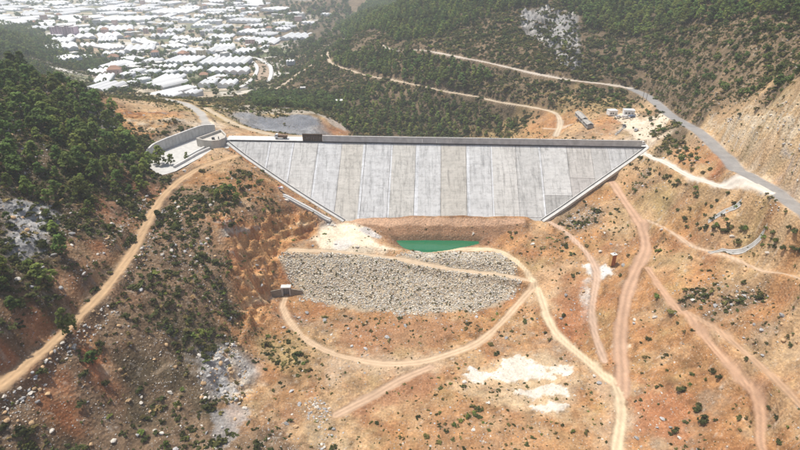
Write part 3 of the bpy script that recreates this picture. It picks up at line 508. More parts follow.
def ground_mat():
    m, N, L, b = nodes('ground_soil')
    at = N.new('ShaderNodeAttribute'); at.attribute_name = 'soil'
    tc = N.new('ShaderNodeTexCoord')
    n1 = N.new('ShaderNodeTexNoise'); n1.inputs['Scale'].default_value = 1.1; n1.inputs['Detail'].default_value = 8; n1.inputs['Roughness'].default_value = 0.7
    n2 = N.new('ShaderNodeTexVoronoi'); n2.inputs['Scale'].default_value = 0.9; n2.feature = 'F1'
    n3 = N.new('ShaderNodeTexNoise'); n3.inputs['Scale'].default_value = 0.12; n3.inputs['Detail'].default_value = 6
    for n in (n1, n2, n3): L.new(tc.outputs['Object'], n.inputs['Vector'])
    r1 = N.new('ShaderNodeMapRange'); r1.inputs[1].default_value = 0.28; r1.inputs[2].default_value = 0.72; r1.inputs[3].default_value = 0.58; r1.inputs[4].default_value = 1.42; L.new(n1.outputs[0], r1.inputs[0])
    r3 = N.new('ShaderNodeMapRange'); r3.inputs[1].default_value = 0.3; r3.inputs[2].default_value = 0.7; r3.inputs[3].default_value = 0.86; r3.inputs[4].default_value = 1.14; L.new(n3.outputs[0], r3.inputs[0])
    mm = N.new('ShaderNodeMath'); mm.operation = 'MULTIPLY'; L.new(r1.outputs[0], mm.inputs[0]); L.new(r3.outputs[0], mm.inputs[1])
    vo = N.new('ShaderNodeTexVoronoi'); vo.inputs['Scale'].default_value = 1.5; L.new(tc.outputs['Object'], vo.inputs['Vector'])
    rv = N.new('ShaderNodeMapRange'); rv.inputs[1].default_value = 0.16; rv.inputs[2].default_value = 0.30; rv.inputs[3].default_value = 1.0; rv.inputs[4].default_value = 0.0; L.new(vo.outputs['Distance'], rv.inputs[0])
    sx = N.new('ShaderNodeSeparateColor'); L.new(vo.outputs['Color'], sx.inputs[0]); rs_ = N.new('ShaderNodeMapRange'); rs_.inputs[1].default_value = 0.55; rs_.inputs[2].default_value = 0.75; L.new(sx.outputs[0], rs_.inputs[0])
    pb_ = N.new('ShaderNodeMath'); pb_.operation = 'MULTIPLY'; L.new(rv.outputs[0], pb_.inputs[0]); L.new(rs_.outputs[0], pb_.inputs[1]); pb2 = N.new('ShaderNodeMath'); pb2.operation = 'MULTIPLY'; L.new(pb_.outputs[0], pb2.inputs[0]); L.new(at.outputs['Alpha'], pb2.inputs[1]); pb3 = N.new('ShaderNodeMath'); pb3.operation = 'MULTIPLY'; pb3.inputs[1].default_value = 0.7; L.new(pb2.outputs[0], pb3.inputs[0])
    # smooth roads and white spoil vary less
    mix = N.new('ShaderNodeMix'); mix.inputs['A'].default_value = 1.0
    L.new(at.outputs['Alpha'], mix.inputs['Factor']); L.new(mm.outputs[0], mix.inputs['B'])
    vm = N.new('ShaderNodeVectorMath'); vm.operation = 'SCALE'; L.new(at.outputs['Color'], vm.inputs[0]); L.new(mix.outputs['Result'], vm.inputs['Scale'])
    pm_ = N.new('ShaderNodeMix'); pm_.data_type = 'RGBA'; L.new(pb3.outputs[0], pm_.inputs['Factor']); L.new(vm.outputs[0], pm_.inputs[6]); pm_.inputs[7].default_value = (0.50, 0.44, 0.36, 1)
    L.new(pm_.outputs[2], b.inputs['Base Color']); b.inputs['Roughness'].default_value = 0.95; b.inputs['Specular IOR Level'].default_value = 0.1
    ad = N.new('ShaderNodeMath'); ad.operation = 'ADD'; L.new(n1.outputs[0], ad.inputs[0]); L.new(n2.outputs[0], ad.inputs[1])
    ml = N.new('ShaderNodeMath'); ml.operation = 'MULTIPLY'; L.new(ad.outputs[0], ml.inputs[0]); L.new(at.outputs['Alpha'], ml.inputs[1])
    bp = N.new('ShaderNodeBump'); bp.inputs['Strength'].default_value = 0.9; bp.inputs['Distance'].default_value = 0.35; L.new(ml.outputs[0], bp.inputs['Height']); L.new(bp.outputs[0], b.inputs['Normal'])
    return m
M_GROUND = ground_mat()

# ------------------------------------------------------------------ objects: helpers
def tag(o, label=None, cat=None, group=None, kind=None):
    if label: o['label'] = label
    if cat: o['category'] = cat
    if group: o['group'] = group
    if kind: o['kind'] = kind
    return o
def empty(name, loc, rz=0):
    o = bpy.data.objects.new(name, None); COL.objects.link(o); o.location = loc; o.rotation_euler = (0, 0, rz); o.empty_display_size = 0.5; return o
def mesh_obj(name, V, Fc, m, parent=None, smooth_=False, loc=None):
    me = bpy.data.meshes.new(name); me.from_pydata([tuple(map(float, v)) for v in V], [], [tuple(map(int, f)) for f in Fc])
    if m: me.materials.append(m)
    if smooth_: me.polygons.foreach_set('use_smooth', [True] * len(me.polygons))
    me.update(); o = bpy.data.objects.new(name, me); COL.objects.link(o)
    if parent: o.parent = parent
    if loc is not None: o.location = loc
    return o
class MB:
    def __init__(s): s.v = []; s.f = []
    def add(s, V, Fc):
        n = len(s.v); s.v += [tuple(p) for p in V]; s.f += [tuple(i + n for i in f) for f in Fc]; return s
    def box(s, c, d, rz=0, taper=1.0, rx=0):
        hx, hy, hz = d[0] / 2, d[1] / 2, d[2] / 2; V = []
        for z, t in ((-hz, 1), (hz, taper)):
            for x, y in ((-hx, -hy), (hx, -hy), (hx, hy), (-hx, hy)): V.append(Vector((x * t, y * t, z)))
        R = Matrix.Rotation(rz, 3, 'Z') @ Matrix.Rotation(rx, 3, 'X')
        return s.add([R @ p + Vector(c) for p in V], [(0, 3, 2, 1), (4, 5, 6, 7), (0, 1, 5, 4), (1, 2, 6, 5), (2, 3, 7, 6), (3, 0, 4, 7)])
    def prism(s, poly, x0, x1, axis='x'):
        """extrude a polygon given in the plane across the axis"""
        n = len(poly)
        mk = {'x': lambda a, p: (a, p[0], p[1]), 'y': lambda a, p: (p[0], a, p[1]), 'z': lambda a, p: (p[0], p[1], a)}[axis]
        V = [mk(x0, p) for p in poly] + [mk(x1, p) for p in poly]
        Fc = [tuple(range(n))[::-1], tuple(range(n, 2 * n))] + [(i, (i + 1) % n, n + (i + 1) % n, n + i) for i in range(n)]
        return s.add(V, Fc)
    def cyl(s, c, r, h, n=12, axis='z', r2=None):
        r2 = r if r2 is None else r2; V = []
        for k, rr in ((-h / 2, r), (h / 2, r2)):
            for i in range(n):
                a = 2 * math.pi * i / n; p = (rr * math.cos(a), rr * math.sin(a), k)
                if axis == 'x': p = (p[2], p[0], p[1])
                if axis == 'y': p = (p[0], p[2], p[1])
                V.append((p[0] + c[0], p[1] + c[1], p[2] + c[2]))
        return s.add(V, [tuple(range(n))[::-1], tuple(range(n, 2 * n))] + [(i, (i + 1) % n, n + (i + 1) % n, n + i) for i in range(n)])
    def build(s, name, m, parent=None, **k): return mesh_obj(name, s.v, s.f, m, parent, **k)
def strip_mesh(P, prof, closed=False):
    """sweep a profile (offset, up) along world points P with horizontal normals"""
    P = np.asarray(P); n = len(P); T = np.gradient(P[:, :2], axis=0); T /= np.linalg.norm(T, axis=1)[:, None] + 1e-9
    Nn = np.stack([-T[:, 1], T[:, 0]], 1); V = []; Fc = []; m = len(prof)
    for i in range(n):
        for o, u in prof: V.append((P[i, 0] + Nn[i, 0] * o, P[i, 1] + Nn[i, 1] * o, P[i, 2] + u))
    for i in range(n - 1):
        for j in range(m):
            a = i * m + j; b = i * m + (j + 1) % m; Fc.append((a, b, b + m, a + m))
    Fc.append(tuple(range(m))[::-1]); Fc.append(tuple(range((n - 1) * m, n * m)))
    return V, Fc

def ground_strip(P, prof, base_=None):
    V, Fc = strip_mesh(np.column_stack([P[:, :2], np.zeros(len(P))]), prof); V = np.array(V); V[:, 2] += H(V[:, 0], V[:, 1]); return V - base_, Fc
# ------------------------------------------------------------------ the ground: one sheet, its roads cut out of it along their edges
Zg = Z.reshape(NY, NX)
gy, gx = np.gradient(Zg, GY, GX); nrm = np.stack([-gx, -gy, np.ones_like(gx)], -1); nrm /= np.linalg.norm(nrm, axis=-1, keepdims=True); nrm = nrm.reshape(-1, 3)
VALL = np.stack([xf, yf, Z], 1)
rid = np.where(road_w > 0.5, road_id, -1).reshape(NY, NX)
wh = (white > 0.5).reshape(NY, NX); wh2 = (white2 > 0.5).reshape(NY, NX); plm = (pl > 0.55).reshape(NY, NX)
fid = rid[:-1, :-1].copy(); same = (rid[:-1, 1:] == fid) & (rid[1:, :-1] == fid) & (rid[1:, 1:] == fid); fid[~same] = -1
fid[(fid == -1) & wh[:-1, :-1] & wh[1:, 1:]] = 100
fid[(fid == -1) & plm[:-1, :-1] & plm[1:, 1:]] = 101
calm = np.maximum.reduce([road_w * 0.85, white * 0.25, white2 * 0.25, pl * 0.3])
calm = np.where(dsp < 0, 0.9, calm)
RGBA = np.concatenate([col, (1 - calm)[:, None]], 1).astype(np.float32)
idx = np.arange(NX * NY).reshape(NY, NX)
quads = np.stack([idx[:-1, :-1], idx[:-1, 1:], idx[1:, 1:], idx[1:, :-1]], -1)
def sheet(name, mask):
    q = quads[mask]
    used = np.unique(q); remap = np.zeros(NX * NY, np.int64); remap[used] = np.arange(len(used)); q = remap[q]
    me = bpy.data.meshes.new(name); me.vertices.add(len(used)); me.vertices.foreach_set('co', VALL[used].astype(np.float32).ravel())
    me.loops.add(q.size); me.loops.foreach_set('vertex_index', q.ravel().astype(np.int32))
    me.polygons.add(len(q)); me.polygons.foreach_set('loop_start', np.arange(0, q.size, 4, dtype=np.int32))
    me.polygons.foreach_set('use_smooth', np.ones(len(q), bool))
    me.update(calc_edges=True)
    at = me.attributes.new('soil', 'FLOAT_COLOR', 'POINT'); at.data.foreach_set('color', RGBA[used].ravel())
    me.normals_split_custom_set_from_vertices(nrm[used].tolist())
    me.materials.append(M_GROUND)
    o = bpy.data.objects.new(name, me); COL.objects.link(o); o['kind'] = 'structure'; return o
sheet('ground', fid == -1)
for ri, r in enumerate(ROADS):
    if (fid == ri).sum() > 4: sheet(r[0], fid == ri)
sheet('white_spoil_ground', fid == 100); sheet('pale_platform_ground', fid == 101)

# pool water
m, N, L, b = nodes('green_water')
b.inputs['Base Color'].default_value = (0.010, 0.130, 0.058, 1); b.inputs['Roughness'].default_value = 0.06; b.inputs['Specular IOR Level'].default_value = 0.5
tx = N.new('ShaderNodeTexNoise'); tx.inputs['Scale'].default_value = 1.5; bp = N.new('ShaderNodeBump'); bp.inputs['Strength'].default_value = 0.08; L.new(tx.outputs[0], bp.inputs['Height']); L.new(bp.outputs[0], b.inputs['Normal'])
PC = np.mean(POOL, 0); PV = [PC + (p - PC) * 1.12 for p in POOL]
o = mesh_obj('water', [(p[0], p[1], POOL_Z) for p in PV], [tuple(range(len(PV)))], m); o['kind'] = 'structure'


# ------------------------------------------------------------------ the dam
def concrete_mat():
    m, N, L, b = nodes('face_concrete')
    tc = N.new('ShaderNodeTexCoord'); oi = N.new('ShaderNodeObjectInfo')
    def noise(sc, det, rough_=0.6):
        mp = N.new('ShaderNodeMapping'); mp.inputs['Scale'].default_value = sc; L.new(tc.outputs['Object'], mp.inputs[0])
        n = N.new('ShaderNodeTexNoise'); n.inputs['Scale'].default_value = 1; n.inputs['Detail'].default_value = det; n.inputs['Roughness'].default_value = rough_; L.new(mp.outputs[0], n.inputs[0]); return n.outputs[0]
    def rng_(src, lo, hi, a=0.3, c_=0.7):
        r = N.new('ShaderNodeMapRange'); r.inputs[1].default_value = a; r.inputs[2].default_value = c_; r.inputs[3].default_value = lo; r.inputs[4].default_value = hi; L.new(src, r.inputs[0]); return r.outputs[0]
    def mul(a, c_):
        q = N.new('ShaderNodeMath'); q.operation = 'MULTIPLY'; L.new(a, q.inputs[0]); L.new(c_, q.inputs[1]); return q.outputs[0]
    f = mul(rng_(noise((0.75, 0.03, 0.03), 5), 0.93, 1.05), rng_(noise((0.045, 0.55, 0.55), 3), 0.93, 1.05))
    sx_ = N.new('ShaderNodeSeparateXYZ'); L.new(tc.outputs['Object'], sx_.inputs[0]); q1 = N.new('ShaderNodeMath'); q1.operation = 'MULTIPLY'; q1.inputs[1].default_value = 0.36; L.new(sx_.outputs[2], q1.inputs[0]); q2 = N.new('ShaderNodeMath'); q2.operation = 'FRACT'; L.new(q1.outputs[0], q2.inputs[0]); f = mul(f, rng_(q2.outputs[0], 0.90, 1.0, 0.0, 0.16))   # lift lines
    f = mul(f, rng_(noise((0.10, 0.13, 0.13), 8, 0.75), 0.84, 1.08)); f = mul(f, rng_(noise((0.30, 0.45, 0.45), 8, 0.85), 0.66, 1.0, 0.36, 0.50)); f = mul(f, rng_(noise((0.55, 0.06, 0.06), 6, 0.8), 0.66, 1.0, 0.38, 0.50))
    vm = N.new('ShaderNodeVectorMath'); vm.operation = 'SCALE'; L.new(oi.outputs['Color'], vm.inputs[0]); L.new(f, vm.inputs['Scale']); L.new(vm.outputs[0], b.inputs['Base Color'])
    b.inputs['Roughness'].default_value = 0.9; b.inputs['Specular IOR Level'].default_value = 0.2
    return m
M_FACE = concrete_mat()
M_CONC = mat('concrete', (0.49, 0.48, 0.455), 0.9, 0.14, 0.35, 0.1)
M_CONC_L = mat('pale_concrete', (0.58, 0.57, 0.545), 0.9, 0.15, 0.4, 0.1)
M_CONC_D = mat('grey_concrete', (0.33, 0.325, 0.31), 0.9, 0.2, 0.4, 0.1)
M_DARK = mat('dark_grey', (0.055, 0.058, 0.065), 0.8, 0.2, 0.6)
M_FILL = mat('rockfill', (0.34, 0.29, 0.22), 0.95, 0.3, 0.5, 0.6)
DAMC = dam_pt(0, 0, CREST_Z)
dam = empty('concrete_dam', DAMC); tag(dam, 'long concrete faced dam of tall pale slabs with a parapet closing the valley', 'dam')
fn = np.array([DN[0], DN[1], FACE]); fn /= np.linalg.norm(fn)
def fp(s_, h, out=0.0): return dam_pt(s_, FACE * h, CREST_Z - h) + fn * out - DAMC
edge = sorted([(s_of(p), CREST_Z - p[2]) for p in W_L + W_R]); ES = [e[0] for e in edge]; EH = [e[1] for e in edge]
def low(s_, ext=1.6): return float(np.interp(s_, ES, EH)) + ext
JU = [229, 247, 271, 294, 318, 342, 366, 391, 416, 441, 466, 490, 515, 540, 566, 590, 607, 624, 646]
JS = [s_of(face_hit(u, 145)) for u in JU]
TONE = [(.50, .50, .485), (.50, .50, .49), (.55, .55, .54), (.57, .56, .53), (.565, .57, .57), (.52, .49, .43), (.555, .56, .56), (.54, .52, .47), (.55, .555, .55), (.475, .445, .385), (.54, .545, .54), (.57, .555, .52),
        (.50, .495, .475), (.58, .575, .555), (.50, .475, .44), (.47, .46, .44), (.505, .51, .51), (.42, .42, .415)]
SPLIT = {3: (23, (.44, .44, .435)), 12: (28.5, (.43, .425, .41)), 13: (20, (.42, .415, .40)), 14: (13, (.46, .44, .42))}
def slab(name, s0, s1, h0, hl, th, out):
    """a slab between two joints from depth h0 down to the line hl(s); a closed solid"""
    ss = [s0] + [e for e in ES if s0 + 0.4 < e < s1 - 0.4] + [s1]
    top = [(q, min(h0, hl(q) - 0.05)) for q in ss]; bot = [(q, hl(q)) for q in ss]
    loop = top + bot[::-1]; n = len(loop); V = [fp(q, h, out) for q, h in loop] + [fp(q, h, out - th) for q, h in loop]
    k = len(ss); Fc = [(i, i + 1, n - 2 - i, n - 1 - i) for i in range(k - 1)] + [(n + i, 2 * n - 1 - i, 2 * n - 2 - i, n + i + 1) for i in range(k - 1)] + [(i, n + i, n + (i + 1) % n, (i + 1) % n) for i in range(n)]
    o = mesh_obj(name, V, Fc, M_FACE, dam); return o
for i in range(len(JS) - 1):
    g = 0.10
    if i in SPLIT:
        hs, tc_ = SPLIT[i]
        o = slab('face_slab', JS[i] + g, JS[i + 1] - g, 0.0, (lambda q, hs=hs: min(hs, low(q))), 0.6, 0); o.color = (*[min(.60, .14 + .75 * q) for q in TONE[i]], 1)
        if max(low(JS[i]), low(JS[i + 1])) > hs + 0.5:
            o = slab('starter_slab', JS[i] + g, JS[i + 1] - g, hs + 0.1, (lambda q, hs=hs: max(low(q), hs + 0.2)), 0.6, -0.05); o.color = (*[q * 1.02 for q in tc_], 1); o['label'] = 'darker grey starter slab at the foot of the face'
    else:
        o = slab('face_slab', JS[i] + g, JS[i + 1] - g, 0.0, low, 0.6, 0); o.color = (*[min(.60, .14 + .75 * q) for q in TONE[i]], 1)
# bedding under the joints, pale cover strips beside some joints
o = slab('joint_bed', JS[0], JS[-1], 0.05, low, 0.5, -0.45); o.color = (.42, .42, .42, 1)
for i, wd, side in [(6, 1.3, -1), (7, 1.0, 1), (8, 2.0, 1), (10, 1.6, 1), (11, 0.8, 1), (13, 1.0, -1), (3, 1.0, -1), (4, 1.2, 1), (2, 1.0, -1)]:
    a0, a1 = (JS[i] + 0.16, JS[i] + 0.16 + wd) if side > 0 else (JS[i] - 0.16 - wd, JS[i] - 0.16)
    o = slab('joint_strip', a0, a1, 0.6, (lambda q: low(q, 0.5)), 0.1, 0.03); o.color = (.645, .66, .675, 1)
# dark strip under the crest, crest slab, parapet
def dam_box(name, s0, s1, o0, o1, z0, z1, m, parent=None):
    V = [dam_pt(a, b_, z) - DAMC for z in (z0, z1) for a, b_ in ((s0, o0), (s1, o0), (s1, o1), (s0, o1))]
    return mesh_obj(name, V, [(0, 3, 2, 1), (4, 5, 6, 7), (0, 1, 5, 4), (1, 2, 6, 5), (2, 3, 7, 6), (3, 0, 4, 7)], m, parent or dam)
SW0 = s_of(face_hit(322.5, 144)); SW1 = s_of(face_hit(641, 147)); SF0 = s_of(face_hit(302, 144))
dam_box('crest_strip', SL + 0.5, SR - 0.5, -0.3, 0.42, CREST_Z - 0.05, CREST_Z + 0.55, M_DARK)
dam_box('crest_slab', SL - 3, SR + 2, -9.0, -0.35, CREST_Z - 0.9, CREST_Z + 0.35, M_CONC_L)
n = 22
for i in range(n):
    a0 = SW0 + (SW1 - SW0) * i / n + 0.04; a1 = SW0 + (SW1 - SW0) * (i + 1) / n - 0.04
    p_ = dam_box('parapet_panel', a0, a1, -0.45, 0.25, CREST_Z + 0.56, CREST_Z + 4.0, mat('parapet_concrete', (0.55, 0.545, 0.53), .9, .18, .3, .1))
    dam_box('coping', a0 + 0.02, a1 - 0.02, -0.6, 0.32, CREST_Z + 4.002, CREST_Z + 4.2, M_CONC, p_)
V = [dam_pt(a, b_, z) - DAMC for a in (SL + 1, SR - 1) for b_, z in ((-9.02, CREST_Z - 0.1), (-9.02 - 62, 14), (-9.02 - 62, 4), (-9.02, 4))]
mesh_obj('downstream_fill', V, [(0, 1, 2, 3), (4, 7, 6, 5), (0, 4, 5, 1), (1, 5, 6, 2), (2, 6, 7, 3), (3, 7, 4, 0)], M_FILL, dam)
for LN in (W_L, W_R):
    P = densify(catmull(LN, 3), 6) - DAMC
    V, Fc = strip_mesh(P, [(-2.3, 0.25), (-0.6, 0.4), (-0.6, -1.4), (-2.3, -1.4)]); pl_ = mesh_obj('plinth', V, Fc, M_CONC, dam)
    V, Fc = strip_mesh(P, [(-0.59, 0.22), (0.25, 0.22), (0.25, -0.8), (-0.59, -0.8)]); mesh_obj('perimeter_joint', V, Fc, M_DARK, pl_)
    V, Fc = strip_mesh(P, [(0.26, 0.5), (0.7, 0.5), (0.7, -0.8), (0.26, -0.8)]); mesh_obj('kerb', V, Fc, M_CONC, pl_)

# formwork standing where the parapet will go on
M_WOOD = mat('formwork_timber', (0.085, 0.062, 0.042), 0.9, 0.35, 1.5, 0.2); M_RUST = mat('rusty_steel', (0.16, 0.09, 0.055), 0.75, 0.3, 2.0)
fw = empty('formwork', dam_pt((SF0 + SW0) / 2, 0, CREST_Z + 0.36), -DA); tag(fw, 'dark brown timber formwork standing on the crest where the parapet ends', 'formwork')
fl = SW0 - SF0 - 0.4; nb_ = 9
for i in range(nb_):
    x_ = -fl / 2 + fl * (i + 0.5) / nb_; MB().box((x_, 0.6, 2.25), (fl / nb_ - 0.07, 0.18, 4.4)).build('panel_board', M_WOOD, fw)
    MB().box((x_, 0.38, 2.2), (0.16, 0.24, 4.3)).build('stud', M_RUST, fw)
for z_ in (0.7, 1.9, 3.1, 4.2): MB().box((0, 0.15, z_), (fl, 0.18, 0.2)).build('waler', M_RUST, fw)
for i in range(5): MB().box((-fl / 2 + fl * (i + 0.5) / 5, -0.0 + 1.6, 1.7), (0.14, 3.8, 0.14), rx=-0.95).build('brace', M_RUST, fw)
MB().box((0, 0.6, 4.56), (fl + 0.2, 1.0, 0.1)).build('walkway', M_WOOD, fw)

# ------------------------------------------------------------------ vehicles
M_TYRE = mat('tyre_rubber', (0.025, 0.025, 0.026), 0.9, 0.2, 3); M_GLASS = mat('dark_glass', (0.03, 0.035, 0.04), 0.12, 0.1, 1, spec=0.5)
def paintm(n_, c_): return mat(n_, c_, 0.35, 0.06, 2, spec=0.5)
P_WHITE = paintm('white_paint', (0.75, 0.75, 0.74)); P_BROWN = mat('dusty_bed', (0.20, 0.13, 0.085), 0.8, 0.3, 2); P_BLUE = paintm('blue_paint', (0.10, 0.17, 0.30)); P_DARK = paintm('dark_paint', (0.06, 0.065, 0.075)); P_GREY = paintm('silver_paint', (0.42, 0.43, 0.44)); P_RED = paintm('red_paint', (0.42, 0.06, 0.04)); P_YEL = paintm('yellow_paint', (0.6, 0.38, 0.04))
def wheel(parent, x_, y_, r, wd=0.3):
    t = MB().cyl((x_, y_, r), r, wd, 14, 'y').build('wheel', M_TYRE, parent); MB().cyl((x_, y_ + (wd / 2 + 0.012) * (1 if y_ > 0 else -1), r), r * 0.55, 0.02, 10, 'y').build('rim', P_GREY, t)
def dump_truck(loc, rz, label):
    t = empty('dump_truck', loc, rz); tag(t, label, 'truck')
    MB().box((0, 0, 0.95), (7.6, 0.9, 0.3)).build('chassis', P_DARK, t)
    cabm = MB().prism([(-3.9, 1.0), (-1.95, 1.0), (-1.95, 3.15), (-3.3, 3.15), (-3.75, 2.25), (-3.9, 2.1)], -1.2, 1.2, 'y').build('cab', P_WHITE, t)
    MB().prism([(-3.78, 2.24), (-3.36, 3.08), (-3.40, 3.10), (-3.83, 2.27)], -1.05, 1.05, 'y').build('windscreen', M_GLASS, cabm)
    for s_ in (-1, 1): MB().box((-2.75, 1.21 * s_, 2.55), (0.9, 0.03, 0.75)).build('side_window', M_GLASS, cabm); MB().box((-3.93, 0.85 * s_, 1.35), (0.06, 0.35, 0.22)).build('headlight', P_GREY, t)
    bed = MB().prism([(-1.7, 1.25), (3.7, 1.25), (4.1, 2.6), (-1.7, 2.75)], -1.25, 1.25, 'y').build('tipper_bed', P_BROWN, t)
    for x_ in (-1.2, 0.1, 1.4, 2.7): MB().box((x_, 0, 1.95), (0.12, 2.62, 1.3)).build('bed_rib', P_BROWN, bed)
    for x_ in (-3.0, 1.6, 2.85):
        for s_ in (-1, 1): wheel(t, x_, 1.0 * s_, 0.52, 0.4)
    return t
def car(loc, rz, pm, label, van=False, cat='car'):
    t = empty('parked_van' if van else 'parked_car', loc, rz); tag(t, label, cat, 'vehicles parked in the site yard')
    h = 2.0 if van else 1.0
    if van: prof = [(-2.4, 0.35), (2.4, 0.35), (2.45, 1.0), (1.9, 1.15), (1.35, 2.0), (-2.4, 2.05)]
    else: prof = [(-2.1, 0.35), (2.1, 0.35), (2.15, 0.85), (1.15, 0.98), (0.55, 1.48), (-1.1, 1.5), (-1.75, 1.02), (-2.15, 0.95)]
    b_ = MB().prism(prof, -0.88, 0.88, 'y').build('body', pm, t)
    if van: MB().prism([(1.42, 1.98), (1.94, 1.16), (1.99, 1.17), (1.47, 1.99)], -0.75, 0.75, 'y').build('windscreen', M_GLASS, b_)
    else:
        MB().prism([(0.58, 1.46), (1.16, 1.0), (1.21, 1.01), (0.63, 1.47)], -0.72, 0.72, 'y').build('windscreen', M_GLASS, b_)
        MB().prism([(-1.13, 1.48), (-1.72, 1.05), (-1.77, 1.06), (-1.18, 1.49)], -0.72, 0.72, 'y').build('rear_window', M_GLASS, b_)
    for s_ in (-1, 1):
        zt = 1.6 if van else 1.22
        MB().box((0.9 if van else -0.25, 0.89 * s_, zt), (0.8 if van else 1.5, 0.03, 0.5 if van else 0.36)).build('side_window', M_GLASS, b_)
        MB().box((2.16 if not van else 2.45, 0.62 * s_, 0.72), (0.05, 0.3, 0.16)).build('headlight', P_GREY, b_)
        for x_ in (-1.35, 1.35): wheel(t, x_, 0.82 * s_, 0.34, 0.22)
    return t
def crest_at(u, v, off):
    p = face_hit(u, v); return dam_pt(s_of(p), off, CREST_Z + 0.36)
dump_truck(crest_at(279.5, 143, -4.2), -DA, 'dump truck with white cab and brown tipper bed on the dam crest')
pk = W([(643.5, 142)], H)[0]
def gpt(u, v): return H.cast(np.array([u]), np.array([v]))[0]
def sit(p, rz, dx_, dy_):
    """height for a thing with a footprint: the ground at its centre, a touch low"""
    x0, y0 = p[:2]; return np.array([x0, y0, float(np.max([H(x0 + a * dx_ / 2 * math.cos(rz) - b_ * dy_ / 2 * math.sin(rz), y0 + a * dx_ / 2 * math.sin(rz) + b_ * dy_ / 2 * math.cos(rz)) for a in (-1, 0, 1) for b_ in (-1, 0, 1)]))])
p = sit(dam_pt(SW1 + 1.5, -4.5, 0), 0.4, 5, 2); p[2] = max(p[2], CREST_Z + 0.36); car(p, 0.2, P_WHITE, 'white van parked at the end of the crest parapet', True, 'van')
for u, v, rz, pm, van, lb in [(618.5, 118, 0.1, P_WHITE, False, 'white car parked beside the cube shaped site cabin'), (625, 118.5, -0.2, P_WHITE, True, 'white van parked before the longer site cabin'), (632, 117.5, 0.1, P_BLUE, False, 'blue car parked at the yard edge beside the longer cabin'),
                               (624, 127, 1.1, P_DARK, False, 'dark car driving up the pale yard ramp'), (636, 131, 0.9, P_GREY, False, 'silver car standing on the yard ramp near the crest')]:
    p = sit(gpt(u, v), rz, 4, 1.8); car(p, rz, pm, lb, van, 'van' if van else 'car')
# site cabins
M_CABW = mat('cabin_panel', (0.76, 0.76, 0.74), 0.5, 0.06, 1)
def cabin(loc, rz, L_, D_, h_, label):
    t = empty('site_cabin', loc, rz); tag(t, label, 'cabin', 'white site cabins')
    MB().box((0, 0, h_ / 2), (L_, D_, h_)).build('wall', M_CABW, t)
    MB().box((0, 0, h_ + 0.12), (L_ + 0.3, D_ + 0.3, 0.2)).build('roof', P_WHITE, t)
    d_ = MB().box((L_ * 0.3, -D_ / 2 - 0.03, 1.05), (0.95, 0.06, 2.1)).build('door', M_CONC_D, t); MB().box((L_ * 0.3 + 0.35, -D_ / 2 - 0.08, 1.0), (0.12, 0.05, 0.06)).build('handle', P_DARK, d_)
    for x_ in (-0.3, -0.02): w_ = MB().box((L_ * x_, -D_ / 2 - 0.025, 1.55), (1.1, 0.05, 0.9)).build('window', M_GLASS, t); MB().box((L_ * x_, -D_ / 2 - 0.06, 1.05), (1.25, 0.08, 0.08)).build('sill', P_WHITE, w_)
p = sit(gpt(611.5, 115.5), 0.25, 6, 5); cabin(p - [0, 0, 0.2], 0.1, 6.0, 5.0, 3.4, 'white cube shaped site cabin at the yard end nearest the ruined shed')
p = sit(gpt(628, 115.5), 0.1, 8, 4); cabin(p - [0, 0, 0.2], -0.15, 7.2, 5.0, 3.4, 'longer white site cabin beside the asphalt road')

# ruined shed, concrete line of blocks in the yard
M_SHED = mat('weathered_roof', (0.34, 0.32, 0.29), 0.9, 0.25, 1, 0.3)
pa, pb = gpt(577, 119), gpt(590, 129); mid = (pa + pb) / 2; rz = math.atan2(pb[1] - pa[1], pb[0] - pa[0]); Ls = float(np.linalg.norm((pb - pa)[:2]))
sh = empty('ruined_shed', sit(mid, rz, Ls, 5) - [0, 0, 0.6], rz); tag(sh, 'long low ruined shed with grey broken roof behind the dam', 'shed')
MB().box((0, 0, 1.3), (Ls, 4.0, 2.6)).build('wall', M_CONC_D, sh)
for i in range(7):
    if i == 4: continue
    x_ = -Ls / 2 + Ls * (i + 0.5) / 7; MB().prism([(-2.5, 2.62), (0, 3.6), (2.5, 2.62), (2.5, 2.74), (0, 3.74), (-2.5, 2.74)], x_ - Ls / 14 + 0.05, x_ + Ls / 14 - 0.05, 'x').build('roof_sheet', M_SHED, sh)
for i in range(5): MB().box((-Ls / 2 + Ls * (i + 0.5) / 5, -2.02, 1.3), (1.6, 0.06, 1.2)).build('opening', M_DARK, sh)
for i in range(7):
    q = gpt(616 + i * 1.5, 135 - i * 1.35); rb = empty('concrete_block', q - [0, 0, 0.1], rng.uniform(0, 3)); tag(rb, 'grey concrete block in the row along the yard ramp', 'block', 'concrete blocks along the yard ramp')
    MB().box((0, 0, 0.5), (1.7, 1.0, 1.0), taper=0.9).build('body', M_CONC, rb); MB().box((0, 0, 1.04), (0.3, 0.12, 0.1)).build('lifting_eye', M_RUST, rb)

# ------------------------------------------------------------------ spillway
SPC = np.array([*SPILL[:, :2].mean(0), SPILL_FLOOR])
spw = empty('spillway', SPC); tag(spw, 'curved concrete spillway channel cut into the spur beside the dam', 'spillway')
mesh_obj('floor', [(p[0] - SPC[0], p[1] - SPC[1], 0) for p in SPILL], [tuple(range(len(SPILL)))], M_CONC, spw)
WB = on_z(*np.array([(138, 163), (147, 158.5), (155, 154.8), (167, 149.3), (180, 144.3), (193, 139.3), (206, 134.8), (216, 133.2)]).T, SPILL_FLOOR)
WBc = catmull(WB, 4); hh = np.interp(np.linspace(0, 1, len(WBc)), [0, 0.1, 0.3, 0.8, 1], [1.0, 3.0, 6.2, 6.6, 5.4])
npan = 14; per = len(WBc) / npan
Tn = np.gradient(WBc[:, :2], axis=0); Tn /= np.linalg.norm(Tn, axis=1)[:, None]; Nn = np.stack([-Tn[:, 1], Tn[:, 0]], 1)
